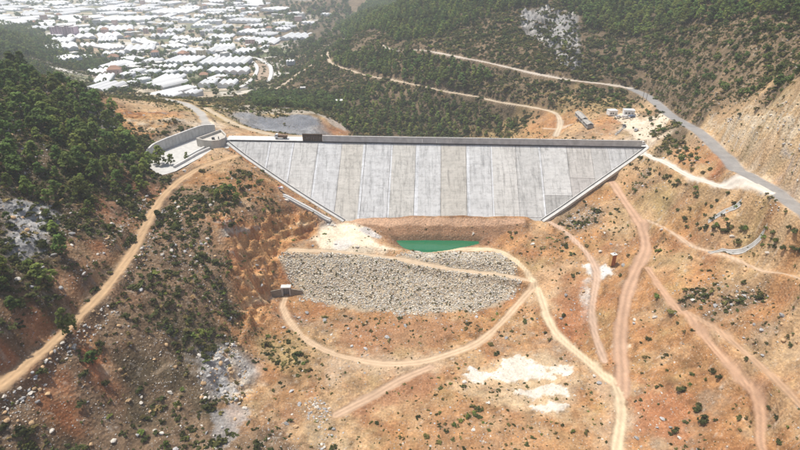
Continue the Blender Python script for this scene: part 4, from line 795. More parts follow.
for i in range(len(WBc) - 1):
    a0 = WBc[i] + (WBc[i + 1] - WBc[i]) * 0.02; a1 = WBc[i] + (WBc[i + 1] - WBc[i]) * 0.98; V = []
    for q, nn_, h_ in ((a0, Nn[i], hh[i]), (a1, Nn[i + 1], hh[i + 1])):
        for o_, u_ in ((0, -0.8), (0, h_), (0.7, h_), (0.9, -0.8)): V.append((q[0] + nn_[0] * o_ - SPC[0], q[1] + nn_[1] * o_ - SPC[1], u_))
    wp = mesh_obj('wall_panel', V, [(0, 1, 5, 4), (1, 2, 6, 5), (2, 3, 7, 6), (3, 0, 4, 7), (0, 3, 2, 1), (4, 5, 6, 7)], M_CONC, spw)
    V = []
    for q, nn_, h_ in ((a0, Nn[i], hh[i]), (a1, Nn[i + 1], hh[i + 1])):
        for o_, u_ in ((-0.15, h_ + 0.005), (-0.15, h_ + 0.3), (0.95, h_ + 0.3), (0.95, h_ + 0.005)): V.append((q[0] + nn_[0] * o_ - SPC[0], q[1] + nn_[1] * o_ - SPC[1], u_))
    mesh_obj('coping', V, [(0, 1, 5, 4), (1, 2, 6, 5), (2, 3, 7, 6), (3, 0, 4, 7), (0, 3, 2, 1), (4, 5, 6, 7)], M_CONC_L, wp)
PT = 59.6; PR = on_z(*np.array([(196, 138), (203, 140), (211, 140.8), (219, 140), (225, 137.5), (226, 134), (221, 129)]).T, PT)
def ring(P, k): c0 = P[:, :2].mean(0); return [(c0[0] + (p[0] - c0[0]) * k - SPC[0], c0[1] + (p[1] - c0[1]) * k - SPC[1]) for p in P]
b0 = MB(); o_, i_ = ring(PR, 1.0), ring(PR, 0.9); n = len(o_)
V = [(*q, -0.5) for q in o_] + [(*q, PT - SPILL_FLOOR) for q in o_] + [(*q, PT - SPILL_FLOOR) for q in i_] + [(*q, PT - SPILL_FLOOR - 1.6) for q in i_]
Fc = [(k * n + i, k * n + (i + 1) % n, (k + 1) * n + (i + 1) % n, (k + 1) * n + i) for k in range(3) for i in range(n)] + [tuple(range(3 * n, 4 * n))]
pier = mesh_obj('pier', V, Fc, mat('pier_concrete', (0.47, 0.44, 0.39), 0.9, 0.15, 0.4, 0.1), spw)
c0 = np.mean(ring(PR, 1), 0); MB().box((c0[0] - 1, c0[1], PT - SPILL_FLOOR - 0.9), (1.6, 1.0, 1.4)).build('gate_gear', P_DARK, pier); MB().box((c0[0] + 2.2, c0[1] + 0.5, PT - SPILL_FLOOR - 0.8), (0.5, 0.5, 1.8)).build('gate_gear', P_DARK, pier)
for px in ([(187, 158), (195, 153.5), (206, 147.5)], [(174, 168), (184, 162.5), (198, 154.5), (210, 149)]):
    P = on_z(*np.array(px, float).T, SPILL_FLOOR) - SPC; V, Fc = strip_mesh(P, [(-0.5, 0.02), (-0.5, 1.3), (0.5, 1.3), (0.5, 0.02)]); mesh_obj('weir_sill', V, Fc, M_CONC_L, spw)

# ------------------------------------------------------------------ concrete beam and site machine on the orange bank, concrete ditch, culvert, rusty shaft
e_ = W([(283, 194), (331, 221)], H); P = np.array([e_[0] + (e_[1] - e_[0]) * t_ for t_ in np.linspace(0, 1, 24)]); P[:, 2] = np.maximum(P[:, 2], H(P[:, 0], P[:, 1]) + .1); P[:, 2] = np.convolve(np.pad(P[:, 2], 4, 'edge'), np.ones(9) / 9, 'valid')
bm = empty('concrete_beam', P[0]); tag(bm, 'long pale concrete beam running down the orange bank beside the face', 'beam')
V, Fc = strip_mesh(P - P[0], [(-0.7, 0.75), (0.7, 0.75), (0.7, -1.2), (-0.7, -1.2)]); mesh_obj('upstand', V, Fc, M_CONC_L, bm)
V, Fc = strip_mesh(P - P[0], [(-1.8, 0.2), (-0.71, 0.2), (-0.71, -1.0), (-1.8, -1.0)]); mesh_obj('footing', V, Fc, M_CONC, bm)
q = sit(gpt(281, 191), 0.5, 2.5, 1.5); t = empty('site_compressor', q, -0.5); tag(t, 'small red and white site compressor at the top of the concrete beam', 'compressor')
MB().prism([(-1.3, 0.5), (1.3, 0.5), (1.3, 1.3), (0.9, 1.75), (-1.0, 1.75), (-1.3, 1.3)], -0.75, 0.75, 'y').build('hood', P_WHITE, t); MB().box((-0.5, 0, 1.86), (0.9, 1.2, 0.2)).build('red_panel', P_RED, t); MB().box((0.9, -0.78, 1.0), (0.7, 0.05, 0.6)).build('red_panel', P_RED, t); MB().box((1.9, 0, 0.6), (1.2, 0.12, 0.12)).build('drawbar', P_DARK, t)
for s_ in (-1, 1): wheel(t, -0.2, 0.72 * s_, 0.4, 0.2)
def ditch(px, label):
    P = densify(W(px, H), 1.5); P[:, 2] = H(P[:, 0], P[:, 1])
    dt = empty('concrete_ditch', P[0]); tag(dt, label, 'ditch', 'concrete ditches under the asphalt road')
    V, Fc = ground_strip(P, [(-0.65, 0.12), (0.65, 0.12), (0.65, -1.0), (-0.65, -1.0)], P[0]); mesh_obj('bed', V, Fc, M_CONC_D, dt)
    for s_ in (-1, 1): V, Fc = ground_strip(P, [(0.66 * s_, 0.34), (1.0 * s_, 0.34), (1.0 * s_, -1.0), (0.66 * s_, -1.0)], P[0]); mesh_obj('side_wall', V, Fc, M_CONC, dt)
ditch([(741, 203), (708, 222)], 'shorter grey concrete ditch running down from the white track')
ditch([(764, 233), (722, 251), (709, 253)], 'longer grey concrete ditch running down past the green bushes')
q = gpt(286.5, 296); cv = empty('culvert_headwall', q - [0, 0, 0.4], 0.05); tag(cv, 'small concrete culvert headwall with wing walls at the foot of the riprap', 'culvert')
MB().box((-1.9, 1.2, 2.5), (0.7, 2.4, 5.0)).build('jamb', M_CONC, cv); MB().box((1.9, 1.2, 2.5), (0.7, 2.4, 5.0)).build('jamb', M_CONC, cv); MB().box((0, 1.2, 5.25), (4.9, 2.8, 0.5)).build('roof_slab', M_CONC_L, cv)
MB().box((0, 1.6, 2.4), (3.08, 0.2, 4.8)).build('gate', mat('gate_steel', (0.22, 0.23, 0.25), 0.5, 0.15, 1, metal=0.3), cv)
for x_ in (-0.9, 0, 0.9): MB().box((x_, 1.45, 2.4), (0.12, 0.1, 4.7)).build('gate_rib', M_RUST, cv)
for s_ in (-1, 1):
    V = []
    for th_ in (0.0, 0.5):
        for x_, zz_ in ((2.27, -1.0), (8.5, -1.0), (8.5, None), (2.27, None)):
            yy_ = -0.2 - (x_ - 2.27) * .22; gx_, gy_ = q[0] + s_ * x_, q[1] + yy_ + 2.5
            V.append((s_ * x_, yy_ + th_, zz_ if zz_ is not None else (4.6 if x_ < 5 else max(2.2, min(4.2, float(H(gx_, gy_)) - q[2] + 1.6)))))
    mesh_obj('wing_wall', V, [(0, 1, 2, 3), (7, 6, 5, 4), (0, 4, 5, 1), (1, 5, 6, 2), (2, 6, 7, 3), (3, 7, 4, 0)], mat('dark_concrete', (0.24, 0.21, 0.17), 0.9, 0.25, 0.6), cv)  # wing walls darker and browner than the jambs
q = sit(gpt(611.5, 265), 0, 2.4, 2); ks = empty('rusty_shaft', q - [0, 0, 0.6], 0.35); tag(ks, 'upright orange rusty steel shaft box beside the white stone patch', 'shaft')
M_OR = mat('orange_rust', (0.36, 0.13, 0.05), 0.8, 0.25, 1.2, 0.2)
MB().box((0, 0, 2.9), (2.3, 2.0, 5.8)).build('casing', M_OR, ks); MB().box((-1.2, 0, 2.9), (0.08, 1.9, 5.7)).build('lit_side', mat('sunlit_orange', (0.55, 0.33, 0.13), 0.8, 0.2, 1), ks)  # sunlight on the left side is put into this plate's paler orange
for z_ in (0.4, 2.1, 3.8, 5.5): MB().box((0, 0, z_), (2.46, 2.12, 0.14)).build('stiffener', M_OR, ks)
MB().box((0.1, 0, 5.95), (2.7, 2.3, 0.28)).build('cover', M_CONC_L, ks); MB().cyl((0.4, 0, 6.4), 0.35, 0.7, 10).build('vent_pipe', P_GREY, ks)

# ------------------------------------------------------------------ utility poles
M_POLE = mat('pole_wood', (0.20, 0.17, 0.14), 0.9, 0.2, 2)
def pole(u, v, h_, label):
    q = gpt(u, v); t = empty('utility_pole', q - [0, 0, 0.3]); tag(t, label, 'pole', 'utility poles')
    MB().cyl((0, 0, h_ / 2), 0.22, h_, 8, r2=0.14).build('post', M_POLE, t); MB().box((0, 0, h_ - 0.6), (2.4, 0.14, 0.16)).build('crossarm', M_POLE, t)
    for x_ in (-1, 0, 1): MB().cyl((x_, 0, h_ - 0.38), 0.07, 0.3, 6).build('insulator', M_CONC_D, t)
pole(455.5, 91, 11, 'utility pole in the pine wood between the two mountain tracks'); pole(579, 44, 12, 'utility pole beside the grey crag on the mountain'); pole(697.5, 29, 12, 'utility pole at the lower edge of the mountain forest')
pole(642.5, 100, 8, 'dark pole by the asphalt road at its bend'); pole(646, 101, 8, 'second dark pole by the bend of the asphalt road'); pole(96, 78, 9, 'utility pole beside the pale lane on the plain')

# ------------------------------------------------------------------ canal in the valley
cw = empty('canal', gpt(262, 72)); tag(cw, 'curving concrete walled canal in the valley behind the gravel platform', 'canal'); L0 = np.array(cw.location)
def canal_wall(px, wd, h_):
    P = densify(catmull(W(px, H), 5), 8); P[:, 2] = np.convolve(np.pad(P[:, 2], 6, 'edge'), np.ones(13) / 13, 'valid'); P = P - L0
    V, Fc = strip_mesh(P, [(-wd / 2 - 1.5, -2), (-wd / 2, h_), (wd / 2, h_), (wd / 2 + 1.5, -2)]); mesh_obj('canal_wall', V, Fc, M_CONC_L, cw)
canal_wall([(238, 89.5), (246, 85), (253, 79), (257, 72), (256, 66), (250, 61), (243, 59)], 5.0, 2.0); canal_wall([(268, 83), (271, 76), (271, 69), (267, 64), (259, 60), (249, 58)], 5.0, 2.0)
P = densify(catmull(W([(258, 84), (263, 76), (263, 69), (259, 63.5), (250, 60)], H), 5), 8); V, Fc = strip_mesh(P - L0, [(-8, 0.4), (8, 0.4), (8, -1), (-8, -1)]); mesh_obj('canal_bed', V, Fc, mat('canal_silt', (0.33, 0.25, 0.18), 0.95, 0.2, 0.2), cw)
q = gpt(244, 90); br = empty('bridge', q, 0.1); tag(br, 'small pale concrete bridge at the end of the canal', 'bridge')
MB().box((0, 0, 2.4), (18, 4, 0.7)).build('deck', M_CONC_L, br)
for s_ in (-1, 1): MB().box((0, 1.9 * s_, 3.2), (18, 0.2, 0.9)).build('rail', M_CONC_L, br); MB().box((7.5 * s_, 0, 0.9), (1.2, 3.6, 2.6)).build('abutment', M_CONC, br)

# ------------------------------------------------------------------ the town on the plain: greenhouses, houses
def film_mat(name, c_):
    m, N, L, b = nodes(name); tc = N.new('ShaderNodeTexCoord'); tx = N.new('ShaderNodeTexNoise'); tx.inputs['Scale'].default_value = 0.6; L.new(tc.outputs['Object'], tx.inputs[0])
    oi = N.new('ShaderNodeObjectInfo'); r = N.new('ShaderNodeMapRange'); r.inputs[3].default_value = 0.8; r.inputs[4].default_value = 1.06; L.new(oi.outputs['Random'], r.inputs[0])
    r2 = N.new('ShaderNodeMapRange'); r2.inputs[1].default_value = 0.3; r2.inputs[2].default_value = 0.7; r2.inputs[3].default_value = 0.9; r2.inputs[4].default_value = 1.05; L.new(tx.outputs[0], r2.inputs[0])
    q = N.new('ShaderNodeMath'); q.operation = 'MULTIPLY'; L.new(r.outputs[0], q.inputs[0]); L.new(r2.outputs[0], q.inputs[1])
    vm = N.new('ShaderNodeVectorMath'); vm.operation = 'SCALE'; vm.inputs[0].default_value = c_; L.new(q.outputs[0], vm.inputs['Scale']); L.new(vm.outputs[0], b.inputs['Base Color']); b.inputs['Roughness'].default_value = 0.35; b.inputs['Specular IOR Level'].default_value = 0.35
    return m
M_FILM = film_mat('greenhouse_film', (0.80, 0.80, 0.79)); M_FWALL = mat('greenhouse_side', (0.50, 0.53, 0.57), 0.5, 0.1, 0.3, obj_var=0.15)
def unit_mesh(name, V, Fc, m_):
    me = bpy.data.meshes.new(name); me.from_pydata(V, [], Fc); me.materials.append(m_); me.update(); return me
def gable_unit(n):
    V = []; Fc = []
    for i in range(n):
        x0, x1 = i / n - 0.5 + 0.012 / n, (i + 1) / n - 0.5 - 0.012 / n; pr = [(x0, 0), (x0 + (x1 - x0) * .22, .62), (x0 + (x1 - x0) * .5, 1), (x0 + (x1 - x0) * .78, .62), (x1, 0)]; k = len(V)
        for y_ in (-0.5, 0.5): V += [(a, y_, b_) for a, b_ in pr]
        Fc += [tuple(k + j for j in range(5)), tuple(k + 9 - j for j in range(5))] + [(k + j, k + 5 + j, k + 6 + j, k + j + 1) for j in range(4)] + [(k, k + 4, k + 9, k + 5)]
    return unit_mesh('roof_bay', V, Fc, M_FILM)
GB1 = gable_unit(1); GBN = {n: gable_unit(n) for n in (3, 4, 5, 6)}
BOX = [(-.5, -.5, 0), (.5, -.5, 0), (.5, .5, 0), (-.5, .5, 0), (-.5, -.5, 1), (.5, -.5, 1), (.5, .5, 1), (-.5, .5, 1)]; BOXF = [(0, 3, 2, 1), (4, 5, 6, 7), (0, 1, 5, 4), (1, 2, 6, 5), (2, 3, 7, 6), (3, 0, 4, 7)]
GWALL = unit_mesh('wall', BOX, BOXF, M_FWALL)
def child(name, me, parent, loc, scl, rz=0):
    o = bpy.data.objects.new(name, me); COL.objects.link(o); o.parent = parent; o.location = loc; o.scale = scl; o.rotation_euler = (0, 0, rz); return o
OCC = []
TZ = [(66, 30, 'beside the lilac apartment block'), (20, 8, 'at the hazy far edge of the plain'), (20, 22, 'behind the wooded ridge'), (100, 10, 'far out beyond the lilac block'), (118, 30, 'on open plain by the lilac block'), (118, 48, 'between lilac block and slanting greenhouses'), (160, 14, 'in the far middle of the plain'), (175, 40, 'along the far lane'),
      (180, 62, 'along the winding lane'), (215, 35, 'well behind the largest greenhouse'), (228, 52, 'just behind the largest greenhouse'), (228, 18, 'before the brown far hill'), (272, 10, 'at the foot of the brown far hill'), (262, 42, 'beyond the canal curve'), (295, 32, 'at the foot of the wooded mountain'), (140, 76, 'among the slanting greenhouses'), (215, 86, 'near the yellow cream house'), (325, 14, 'in the gap between the far hills')]
NUM = ['', 'one', 'two', 'three', 'four', 'five', 'six', 'seven']
def tzone(p):
    u, v, _ = project(np.asarray(p, float)); return min(TZ, key=lambda z_: (z_[0] - u) ** 2 + ((z_[1] - v) * 2.2) ** 2)[2]
def free(x_, y_, r): return all((x_ - a) ** 2 + (y_ - b_) ** 2 > (r + c_) ** 2 for a, b_, c_ in OCC)
def greenhouse(p, wd, dp, rz, n, h_, label, group, split=False):
    t = empty('greenhouse', (p[0], p[1], p[2] - 0.5), rz); tag(t, label, 'greenhouse', group)
    child('wall', GWALL, t, (0, 0, 0), (wd * 0.985, dp * 0.985, h_ + 0.5))
    rh = min(3.2, wd / n * 0.34)
    if split:
        for i in range(n): child('roof_bay', GB1, t, (-wd / 2 + wd * (i + .5) / n, 0, h_ + 0.503), (wd / n, dp, rh))
    else: child('roof', GBN[min(6, max(3, n))], t, (0, 0, h_ + 0.503), (wd, dp, rh))
    OCC.append((p[0], p[1], 0.42 * math.hypot(wd, dp))); return t
GH = [(103, 124, 64, 73, -.15, 'low greenhouse at the edge of the wooded slope by the pale lane'), (123, 140, 63, 72, -.3, 'greenhouse with slanting roof beside the low one near the lane'), (120, 134, 73, 81, -.1, 'greenhouse just above the grey flat roofed house'),
    (131, 145, 70, 76, -.3, 'small greenhouse between the ochre house and its neighbours'), (146, 160, 71, 77, -.1, 'small greenhouse under the brick red house'), (138, 150, 76, 87, -.45, 'narrow slanting greenhouse beside the widest slanting one'), (150, 185, 79, 93, -.5, 'widest slanting white greenhouse nearest the approach road'),
    (163, 182, 90, 99, -.3, 'greenhouse nearest the grey approach road'), (184, 202, 88, 99, -.2, 'greenhouse between the approach road and canal yard'), (145, 162, 60, 66, -.1, 'greenhouse behind the dark garden trees'), (168, 202, 57, 67, -.1, 'long greenhouse left of the winding lane bend'.replace('left of', 'above')),
    (126, 137, 83, 88, -.3, 'tiny greenhouse tucked beside the grey flat roofed house'), (163, 176, 72, 77, -.1, 'greenhouse with dark front beside the winding lane'), (200, 252, 60, 70, .02, 'largest long white greenhouse beside the canal curve'), (206, 251, 70.5, 75.5, .02, 'row of five white greenhouse gables before the largest greenhouse'),
    (200, 217, 81, 90, .0, 'paired greenhouse beside the yellow house'), (219, 238, 82, 89, .05, 'greenhouse between the yellow house and the bridge'), (286, 296, 62, 65.5, .3, 'single small greenhouse on the slope beyond the canal')]
for i, (u0, u1, v0, v1, rz, lb) in enumerate(GH):
    a = gpt((u0 + u1) / 2, v1); b_ = gpt((u0 + u1) / 2, v0 + 1.5); sc_ = project(a)[2] / FPX; wd = (u1 - u0) * sc_ * (0.92 if abs(rz) < .2 else 0.85); dp = max(10, (b_[1] - a[1]) * 0.9); dp = min(dp, wd * (1.15 if i not in (13, 14) else .8))
    ctr = np.array([(a[0] + b_[0]) / 2, (a[1] + b_[1]) / 2, 0]); ctr[2] = float(H(ctr[0], ctr[1])); greenhouse(ctr, wd, dp, rz, max(3, min(7, round(wd / 9))) if i != 14 else 5, 5.0 if i not in (13, 14) else (8 if i == 13 else 5), lb, None, True)
GH2 = [(100, 138, 25, 33), (155, 200, 8, 15), (100, 158, 16, 23), (100, 125, 33, 39), (128, 160, 45, 53), (178, 198, 32, 41), (176, 202, 49, 56), (44, 80, 45, 52), (0, 30, 20, 27), (72, 98, 35, 40), (82, 99, 28, 33), (208, 232, 8, 13), (234, 247, 5, 8), (265, 290, 7, 13),
    (290, 303, 12, 16), (228, 268, 18, 24), (203, 222, 20, 24), (240, 264, 30, 35), (275, 290, 29, 32), (282, 296, 26, 29), (249, 283, 39, 45), (283, 313, 33, 40), (209, 235, 34, 40), (221, 231, 40.5, 43.5), (210, 236, 47, 54), (238, 258, 48, 55), (262, 268, 47, 50), (203, 216, 40, 46), (320, 334, 14, 17), (160, 175, 22, 27), (30, 50, 12, 17),
    (60, 90, 8, 13), (0, 25, 6, 10), (105, 130, 8, 12), (135, 152, 38, 43), (84, 100, 43, 48), (103, 126, 53, 57), (300, 316, 22, 25), (30, 52, 27, 31), (244, 258, 12, 15), (182, 200, 18, 23), (140, 156, 28, 32)]
ga = W([((q[0] + q[1]) / 2, q[3]) for q in GH2], H); gb = W([((q[0] + q[1]) / 2, q[2] + .8) for q in GH2], H)
for (u0, u1, v0, v1), a, b_ in zip(GH2, ga, gb):
    sc_ = project(a)[2] / FPX; wd = (u1 - u0) * sc_ * .9; dp = float(np.clip((b_[1] - a[1]) * 0.85, 14, max(40, wd * 1.3))); rz = .35 * math.sin(a[0] / 140) + .3 * math.cos(a[1] / 170)
    ctr = np.array([(a[0] + b_[0]) / 2, a[1] + dp / 2, 0]); ctr[2] = float(H(ctr[0], ctr[1])); big = wd > 60
    n_ = max(3, min(6, round(wd / 14))); tz_ = tzone(ctr); greenhouse(ctr, wd, dp, rz, n_, 4, f"{'very wide' if wd > 85 else 'wide' if big else 'middle sized'} white greenhouse with {NUM[n_]} roof bays {tz_}", 'greenhouses ' + tz_)
ngh = 0
cu = rng.uniform(-10, 345, 2500); cv_ = 2 + 92 * rng.random(2500) ** 1.5; cq = W(np.stack([cu, cv_], 1), H)
for u, v, q in zip(cu, cv_, cq):
    if ngh >= 95: break
    if v > 60 and (u < 100 or u > 250): continue
    if u < 60 and v > 26 or u > 250 + (60 - v) * 1.2 or (u > 272 and v < 12): continue
    if not free(q[0], q[1], 20) or q[1] < 620: continue
    sc_ = q[1] / 600; wd, dp = rng.uniform(14, 34) * (0.8 + 0.35 * sc_), rng.uniform(16, 46) * (0.8 + .5 * sc_)
    if not free(q[0], q[1], 0.40 * math.hypot(wd, dp)): continue
    n_ = int(rng.integers(3, 6)); tz_ = tzone(q)
    greenhouse(q, wd, dp, .6 * math.sin(q[0] / 110) + .5 * math.cos(q[1] / 150), n_, 3.5, f"small {'long' if dp > wd * 1.3 else 'broad' if wd > dp else 'square'} white greenhouse of {NUM[n_]} bays {tz_}", 'small greenhouses ' + tz_); ngh += 1
# houses
HW = [mat('house_white', (0.66, 0.65, 0.62), 0.85, 0.1, 0.5), mat('house_cream', (0.58, 0.48, 0.33), 0.85, 0.1, 0.5), mat('house_pink', (0.52, 0.36, 0.33), 0.85, 0.1, 0.5), mat('house_grey', (0.42, 0.42, 0.44), 0.85, 0.1, 0.5)]
HC = ['white', 'cream', 'pinkish', 'grey']
M_TILE = mat('roof_tile', (0.33, 0.19, 0.13), 0.85, 0.2, 0.8); HWM = [unit_mesh('wall', BOX, BOXF, m_) for m_ in HW]
HIP = unit_mesh('roof', [(-.55, -.55, 0), (.55, -.55, 0), (.55, .55, 0), (-.55, .55, 0), (-.2, 0, 1), (.2, 0, 1)], [(0, 1, 5, 4), (1, 2, 5), (2, 3, 4, 5), (3, 0, 4), (0, 3, 2, 1)], M_TILE)
FLATR = unit_mesh('roof', [(x_ * 1.06, y_ * 1.06, z_) for x_, y_, z_ in BOX], BOXF, M_CONC_L); WINM = unit_mesh('window', BOX, BOXF, M_GLASS)
def house(p, wd, dp, h_, rz, ci_, hip, label, group=None, wins=True):
    t = empty('house', (p[0], p[1], p[2] - 0.3), rz); tag(t, label, 'house', group); child('wall', HWM[ci_], t, (0, 0, 0), (wd, dp, h_))
    child('roof', HIP if hip else FLATR, t, (0, 0, h_ + 0.003), (wd, dp, wd * .28 if hip else 0.4))
    if wins:
        nf = max(1, int(h_ // 2.9))
        for f_ in range(nf):
            for x_ in (-.3, 0, .3): child('window', WINM, t, (x_ * wd, -dp / 2 - 0.03, 1.1 + 2.9 * f_), (1.4, .08, 1.3))
        child('door', unit_door, t, (wd * .15, -dp / 2 - 0.04, 0.3), (1.0, .1, 2.1))
    OCC.append((p[0], p[1], 0.45 * math.hypot(wd, dp)))
unit_door = unit_mesh('door', BOX, BOXF, M_WOOD)
for u, v, wd, dp, h_, rz, ci_, hip, lb in [(222, 80.5, 13, 10, 6.5, .05, 1, False, 'yellow cream two storey house between greenhouses and canal'), (148.5, 71, 7, 8, 6.5, -.2, 1, False, 'ochre house among the slanting greenhouses'), (164, 71, 9, 8, 6.5, -.1, 2, False, 'brick red house behind the slanting greenhouses'),
    (121, 89.5, 15, 10, 4.5, -.05, 3, False, 'grey flat roofed house beside the pale lane'), (288, 101, 6, 5, 4, .1, 0, False, 'lone white hut in the trees below the canal track'), (338, 103.5, 9, 6, 3.5, .1, 0, False, 'white flat hut at the edge of the valley trees'), (303, 90, 6, 5, 3.2, .1, 0, False, 'tiny white hut on the slope over the valley trees')]:
    house(gpt(u, v), wd, dp, h_, rz, ci_, hip, lb)
nh = 0
cu = rng.uniform(-10, 330, 1800); cv_ = 2 + 78 * rng.random(1800) ** 1.3; cq = W(np.stack([cu, cv_], 1), H)
for u, v, q in zip(cu, cv_, cq):
    if nh >= 80: break
    if u < 60 and v > 26 or u > 245 + (60 - v) * 1.4 or (v > 60 and (u < 110 or u > 240)) or (u > 272 and v < 12): continue
    if q[1] < 680: continue
    wd, dp = rng.uniform(9, 18), rng.uniform(9, 14)
    if not free(q[0], q[1], 0.40 * math.hypot(wd, dp)): continue
    ci_ = int(rng.integers(0, 4)); hip = rng.random() < .28; tall = rng.random() < .35; h_ = rng.uniform(9, 14) if tall else rng.uniform(4, 7.5)
    zone = tzone(q)
    house(q, wd, dp, h_, rng.uniform(-.5, .5), ci_, hip, f"{'tall' if tall else 'low'} {HC[ci_]} house with {'tiled' if hip else 'flat'} roof {zone}", 'houses ' + zone, wins=v > 30); nh += 1
# the big pink block
q = gpt(66, 36.5); pb = empty('apartment_block', q - [0, 0, 0.5], -0.12); tag(pb, 'large pink lilac apartment block standing alone on the plain', 'building'); sc_ = project(q)[2] / FPX
M_LILAC = mat('lilac_render', (0.50, 0.36, 0.42), 0.85, 0.08, 0.2); LIL = unit_mesh('wall', BOX, BOXF, M_LILAC)
tw = 26 * sc_ / 5
for i in range(5):
    hb = (9 + (0, 1.2, .6, 1.4, .4)[i]) * sc_ / 0.97; wl_ = child('wall', LIL, pb, ((i - 2) * tw, (i % 2) * 2.5, 0), (tw * .985, 16, hb)); child('roof', FLATR, pb, ((i - 2) * tw, (i % 2) * 2.5, hb + 0.003), (tw * .9, 15, .6))
    for f_ in range(int(hb // 3.2)):
        for x_ in (-.27, .27): child('window', WINM, pb, ((i - 2) * tw + x_ * tw, (i % 2) * 2.5 - 8.05, 1.2 + 3.2 * f_), (2.0, .1, 1.5))

# ------------------------------------------------------------------ vegetation and stones
def leaf_mat(name, c_, var=0.35, obj_var=0.38, trans=0.36):
    m, N, L, b = nodes(name); tc = N.new('ShaderNodeTexCoord'); tx = N.new('ShaderNodeTexNoise'); tx.inputs['Scale'].default_value = 3.5; tx.inputs['Detail'].default_value = 4; L.new(tc.outputs['Object'], tx.inputs[0])
    r = N.new('ShaderNodeMapRange'); r.inputs[1].default_value = .3; r.inputs[2].default_value = .7; r.inputs[3].default_value = 1 - var; r.inputs[4].default_value = 1 + var; L.new(tx.outputs[0], r.inputs[0])
    oi = N.new('ShaderNodeObjectInfo'); r2 = N.new('ShaderNodeMapRange'); r2.inputs[3].default_value = 1 - obj_var; r2.inputs[4].default_value = 1 + obj_var; L.new(oi.outputs['Random'], r2.inputs[0])
    q = N.new('ShaderNodeMath'); q.operation = 'MULTIPLY'; L.new(r.outputs[0], q.inputs[0]); L.new(r2.outputs[0], q.inputs[1])
    hs = N.new('ShaderNodeHueSaturation'); hs.inputs['Color'].default_value = (*c_, 1); r3 = N.new('ShaderNodeMapRange'); r3.inputs[3].default_value = .475; r3.inputs[4].default_value = .515
    fr = N.new('ShaderNodeMath'); fr.operation = 'FRACT'; m7 = N.new('ShaderNodeMath'); m7.operation = 'MULTIPLY'; m7.inputs[1].default_value = 7.3; L.new(oi.outputs['Random'], m7.inputs[0]); L.new(m7.outputs[0], fr.inputs[0]); L.new(fr.outputs[0], r3.inputs[0]); L.new(r3.outputs[0], hs.inputs['Hue']); L.new(q.outputs[0], hs.inputs['Value'])
    L.new(hs.outputs[0], b.inputs['Base Color']); b.inputs['Roughness'].default_value = .75; b.inputs['Specular IOR Level'].default_value = .12
    tr = N.new('ShaderNodeBsdfTranslucent'); L.new(hs.outputs[0], tr.inputs[0]); mx = N.new('ShaderNodeMixShader'); mx.inputs[0].default_value = trans
    L.new(b.outputs[0], mx.inputs[1]); L.new(tr.outputs[0], mx.inputs[2]); L.new(mx.outputs[0], N['Material Output'].inputs[0]); return m
M_PINE = leaf_mat('pine_needles', (0.120, 0.182, 0.046)); M_PINE2 = leaf_mat('pale_pine_needles', (0.195, 0.245, 0.060)); M_BROAD = leaf_mat('broad_leaves', (0.108, 0.160, 0.044))
M_SH = [leaf_mat('scrub_dark', (0.092, 0.105, 0.036)), leaf_mat('scrub_olive', (0.180, 0.160, 0.055)), leaf_mat('scrub_dry', (0.290, 0.215, 0.095)), leaf_mat('scrub_green', (0.150, 0.195, 0.045))]
M_BARK = mat('bark', (0.12, 0.085, 0.06), .95, .25, 6)
def tufts(cen, rad, per, leaf, R, flat=0.75, core=None):
    """leaf-sized quads spread through clumps"""
    V = []; Fc = []
    for c0, r in zip(cen, rad):
        d = R.normal(size=(per, 3)); d /= np.linalg.norm(d, axis=1)[:, None]; rr = r * R.random(per) ** .45
        p = c0 + d * rr[:, None] * np.array([1, 1, flat])
        ow = (p - core) if core is not None else p * 1.0; ow[:, 2] *= .6; ow /= np.linalg.norm(ow, axis=1)[:, None] + 1e-6; a = ow * .75 + d * .35 + np.array([0, 0, .45]) + R.normal(size=(per, 3)) * .42; nn_ = a / np.linalg.norm(a, axis=1)[:, None]
        t1 = np.cross(nn_, R.normal(size=(per, 3))); t1 /= np.linalg.norm(t1, axis=1)[:, None]; t2 = np.cross(nn_, t1)
        sz = leaf * R.uniform(.6, 1.35, (per, 1))
        k = len(V)
        q = np.stack([p - t1 * sz * .5 - t2 * sz * .35, p + t1 * sz * .5 - t2 * sz * .35, p + t1 * sz * .42 + t2 * sz * .45, p - t1 * sz * .42 + t2 * sz * .45], 1).reshape(-1, 3)
        V += q.tolist(); Fc += [(k + 4 * i, k + 4 * i + 1, k + 4 * i + 2, k + 4 * i + 3) for i in range(per)]
    return V, Fc
def to_mesh(name, V, Fc, m_):
    me = bpy.data.meshes.new(name); me.from_pydata(V, [], Fc); me.materials.append(m_); me.update(); return me
def pine_crown(seed, n, per, leaf, m_, round_=0.5, low_=0.2):
    R = np.random.default_rng(seed); cen = []; rad = []
    lean = R.normal(size=2) * .03
    for i in range(n):
        h_ = low_ + (0.97 - low_) * R.random() ** .85
        prof = (1 - ((h_ - low_) / (1 - low_)) ** (1.2 + round_)) * .30 + .035
        prof *= min(1, .55 + (h_ - low_) * 3)
        a = R.uniform(0, 6.283); r = prof * (.45 + .6 * R.random() ** .6) * (1 + .35 * math.sin(a * 2 + seed) * round_)
        cen.append(np.array([r * math.cos(a) + lean[0] * h_, r * math.sin(a) + lean[1] * h_, h_ + R.normal() * .02])); rad.append(R.uniform(.06, .115))
    V, Fc = tufts(cen, rad, per, leaf, R, .7, np.array([0, 0, .35])); return to_mesh('crown', V, Fc, m_)
